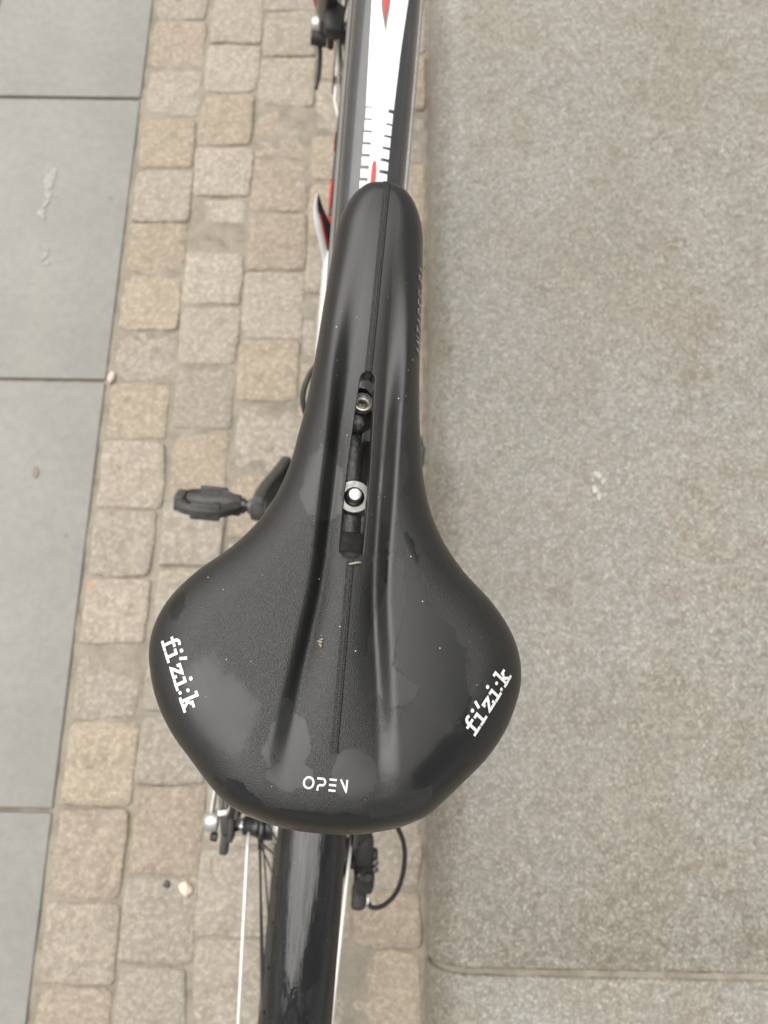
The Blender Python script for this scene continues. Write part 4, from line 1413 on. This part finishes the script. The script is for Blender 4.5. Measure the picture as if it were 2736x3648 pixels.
# ------------------------------------------------------------------ small loose things
def pebble(name, loc, size, colr, seed, label, cat, rotz=0.0, rough=0.6):
    bm = bmesh.new()
    bmesh.ops.create_icosphere(bm, subdivisions=3, radius=1.0)
    for v in bm.verts:
        n = mnoise.noise(v.co * 1.3 + Vector((seed, 0, 0))) * 0.35 + mnoise.noise(v.co * 3.1 + Vector((0, seed, 0))) * 0.10
        v.co *= (1 + n)
        q = max(abs(v.co.x), abs(v.co.y))
        v.co = Vector((v.co.x * size[0] / 2, v.co.y * size[1] / 2, max(-0.7, v.co.z) * size[2] / 2))
    me = bpy.data.meshes.new(name)
    bm.to_mesh(me)
    bm.free()
    o = link(name, me, plain(name + '_surface', colr, rough, var=0.15, scale=300))
    o.location = loc
    o.rotation_euler = (0, 0, rotz)
    tag(o, label, cat)
    return o
def gpos(px, py, z):
    """ground position of a picture point in metres"""
    a = R(16.0)
    u, v = (px - 1368) / 2845, (1824 - py) / 2845
    dy, dz = math.sin(a) + v * math.cos(a), -math.cos(a) + v * math.sin(a)
    k = (z - CAM_H) / dz
    return Vector((u * k, dy * k, z))
pebble('stone_chip', gpos(662, 3166, 0.0035), (0.017, 0.021, 0.010), (0.74, 0.62, 0.50), 3.0, 'cream stone chip on the setts left of the mudguard', 'stone', 0.5)
pebble('stone_chip', gpos(398, 1342, 0.003), (0.012, 0.021, 0.009), (0.66, 0.55, 0.49), 11.0, 'pale pink stone chip at the end of a slab joint', 'stone', -0.2)
pebble('leaf_scrap', gpos(327, 2086, 0.0005), (0.012, 0.013, 0.004), (0.52, 0.26, 0.13), 19.0, 'orange scrap in the joint between slab and setts', 'scrap', 0.3)
pebble('leaf_scrap', gpos(127, 1682, 0.0025), (0.010, 0.019, 0.002), (0.24, 0.19, 0.15), 23.0, 'small brown scrap lying on the grey slab', 'scrap', 0.2)
pebble('dark_pebble', gpos(594, 3150, 0.001), (0.012, 0.010, 0.006), (0.07, 0.062, 0.052), 29.0, 'small dark pebble in the joint beside the cream chip', 'stone', 0.2)

# splash of bird droppings on the slab: thin irregular blots
def splat(items, z, name, label, cat, colr):
    m = MB()
    for (px, py, r, el, ang, sd) in items:
        c = gpos(px, py, z)
        n = 18
        V = [tuple(c + Vector((0, 0, 0.0006)))]
        for lev, (sc, dz) in enumerate(((0.7, 0.0005), (1.0, 0.0))):
            for k in range(n):
                a = 2 * math.pi * k / n
                rr = r * sc * (1 + 0.55 * mnoise.noise(Vector((math.cos(a) * 1.6 + sd, math.sin(a) * 1.6, sd))))
                x, y = rr * math.cos(a), rr * el * math.sin(a)
                V.append((c.x + x * math.cos(ang) - y * math.sin(ang), c.y + x * math.sin(ang) + y * math.cos(ang), z + dz))
        F = [(0, 1 + k, 1 + (k + 1) % n) for k in range(n)] + [(1 + k, 1 + n + k, 1 + n + (k + 1) % n, 1 + (k + 1) % n) for k in range(n)]
        m.add(V, F)
    t = NT(name + '_white')
    f = t.noise(180, 5, 0.6)
    o = m.build(name, t.set(base=t.ramp(f, [(0.40, (0.285, 0.282, 0.262)), (0.70, (0.41, 0.402, 0.376))] if not colr else [(0.3, (0.34, 0.33, 0.31)), (0.6, colr)]), rough=0.8))
    tag(o, label, cat)
    return o
splat([(178, 640, 0.010, 2.2, -0.2, 1), (170, 690, 0.007, 1.6, 0.3, 2), (147, 757, 0.0085, 1.0, 0, 3), (165, 725, 0.005, 2.0, -0.5, 4), (186, 610, 0.004, 1.5, 0, 5), (155, 775, 0.0035, 1, 0, 6), (196, 700, 0.0025, 1, 0, 8)],
      0.0021, 'bird_dropping', 'larger whitish bird dropping smeared on the slab', 'bird dropping', None)
splat([(160, 910, 0.0065, 1.0, 0, 11), (166, 938, 0.0065, 0.7, 0, 12), (152, 925, 0.003, 1.2, 0, 13), (172, 890, 0.0025, 1, 0, 14)],
      0.0021, 'bird_dropping', 'smaller whitish bird dropping on the slab, nearer the saddle', 'bird dropping', None)

splat([(2128, 1690, 0.0035, 2.2, 0.9, 31), (2150, 1712, 0.0030, 1.6, -0.6, 32), (2120, 1745, 0.0045, 1.4, 0.2, 33), (2135, 1768, 0.0032, 2.0, -0.2, 34), (2112, 1712, 0.0018, 1.2, 0, 35), (2156, 1760, 0.0016, 1.2, 0, 36)],
      0.0903, 'white_scuff', 'small broken white scuff mark on the granite right of the saddle', 'scuff mark', (0.66, 0.64, 0.60))

# water beads and grit on the saddle
MW = bike.matrix_basis.copy()
rr = random.Random(5)
bm = bmesh.new()
spots = [(-2, -281), (-44, -298), (-49, -271), (-56, -266), (-6.5, -198), (-18, -200), (14, -180), (7, -232), (24, -250), (30, -268), (-9, -285), (5, -290), (-12, -262), (38, -286), (12, -224), (-1.5, -176), (19, -160), (-16, -150)]
for _ in range(26):
    y = rr.uniform(-0.345, -0.12)
    x = rr.uniform(-0.8, 0.8) * float(half(y))
    if abs(x) < 0.007 and CUT0 - 0.002 < y < CUT1 + 0.002:
        continue
    spots.append((x * 1000, y * 1000))
for i, (x, y) in enumerate(spots):
    r = rr.uniform(0.00016, 0.00034) if i < 18 else rr.uniform(0.00009, 0.00018)
    z = float(surf(x / 1000, y / 1000))
    bmesh.ops.create_icosphere(bm, subdivisions=1, radius=r, matrix=Matrix.Translation((x / 1000, y / 1000, z + r * 0.35)))
me = bpy.data.meshes.new('water_beads')
bm.to_mesh(me)
bm.free()
t = NT('bead_white')
wb = link('water_beads', me, t.set(base=(0.75, 0.75, 0.73), rough=0.15, spec=0.7))
wb.matrix_basis = MW @ saddle.matrix_basis
tag(wb, 'tiny bright water beads scattered over the black saddle', kind='stuff')

# dry plant scraps on the saddle
def scrap(pts_list, r, name, label, colr):
    m = MB()
    for pts in pts_list:
        P = [Vector((x / 1000, y / 1000, float(surf(x / 1000, y / 1000)) + h / 1000)) for (x, y, h) in pts]
        k = len(P)
        m.tube(P, [r * (0.5 + 0.5 * math.sin(math.pi * (i + 0.4) / (k - 0.2))) for i in range(k)], 8, flat=0.6)
    o = m.build(name, plain(name + '_straw', colr, 0.7, var=0.3, scale=900))
    o.matrix_basis = MW @ saddle.matrix_basis
    tag(o, label, 'plant scrap')
    return o
scrap([[(-10.2, -287.2, 0.5), (-9.2, -287.6, 0.8), (-8.2, -287.9, 0.5)], [(-9.3, -286.9, 0.5), (-8.6, -286.6, 0.7), (-8.0, -286.4, 0.4)], [(-9.4, -288.2, 0.5), (-8.8, -289.0, 0.7), (-8.4, -289.7, 0.4)]], 0.0005, 'dry_seed_husk', 'tiny straw-coloured husk on the left half of the saddle', (0.30, 0.27, 0.18))
scrap([[(-0.6, -254.9, 0.6), (1.2, -254.4, 0.9), (3.2, -253.8, 1.0), (4.6, -253.6, 0.7)]], 0.00055, 'dry_grass_blade', 'short dry grass blade at the rear of the saddle cut-out', (0.30, 0.28, 0.20))
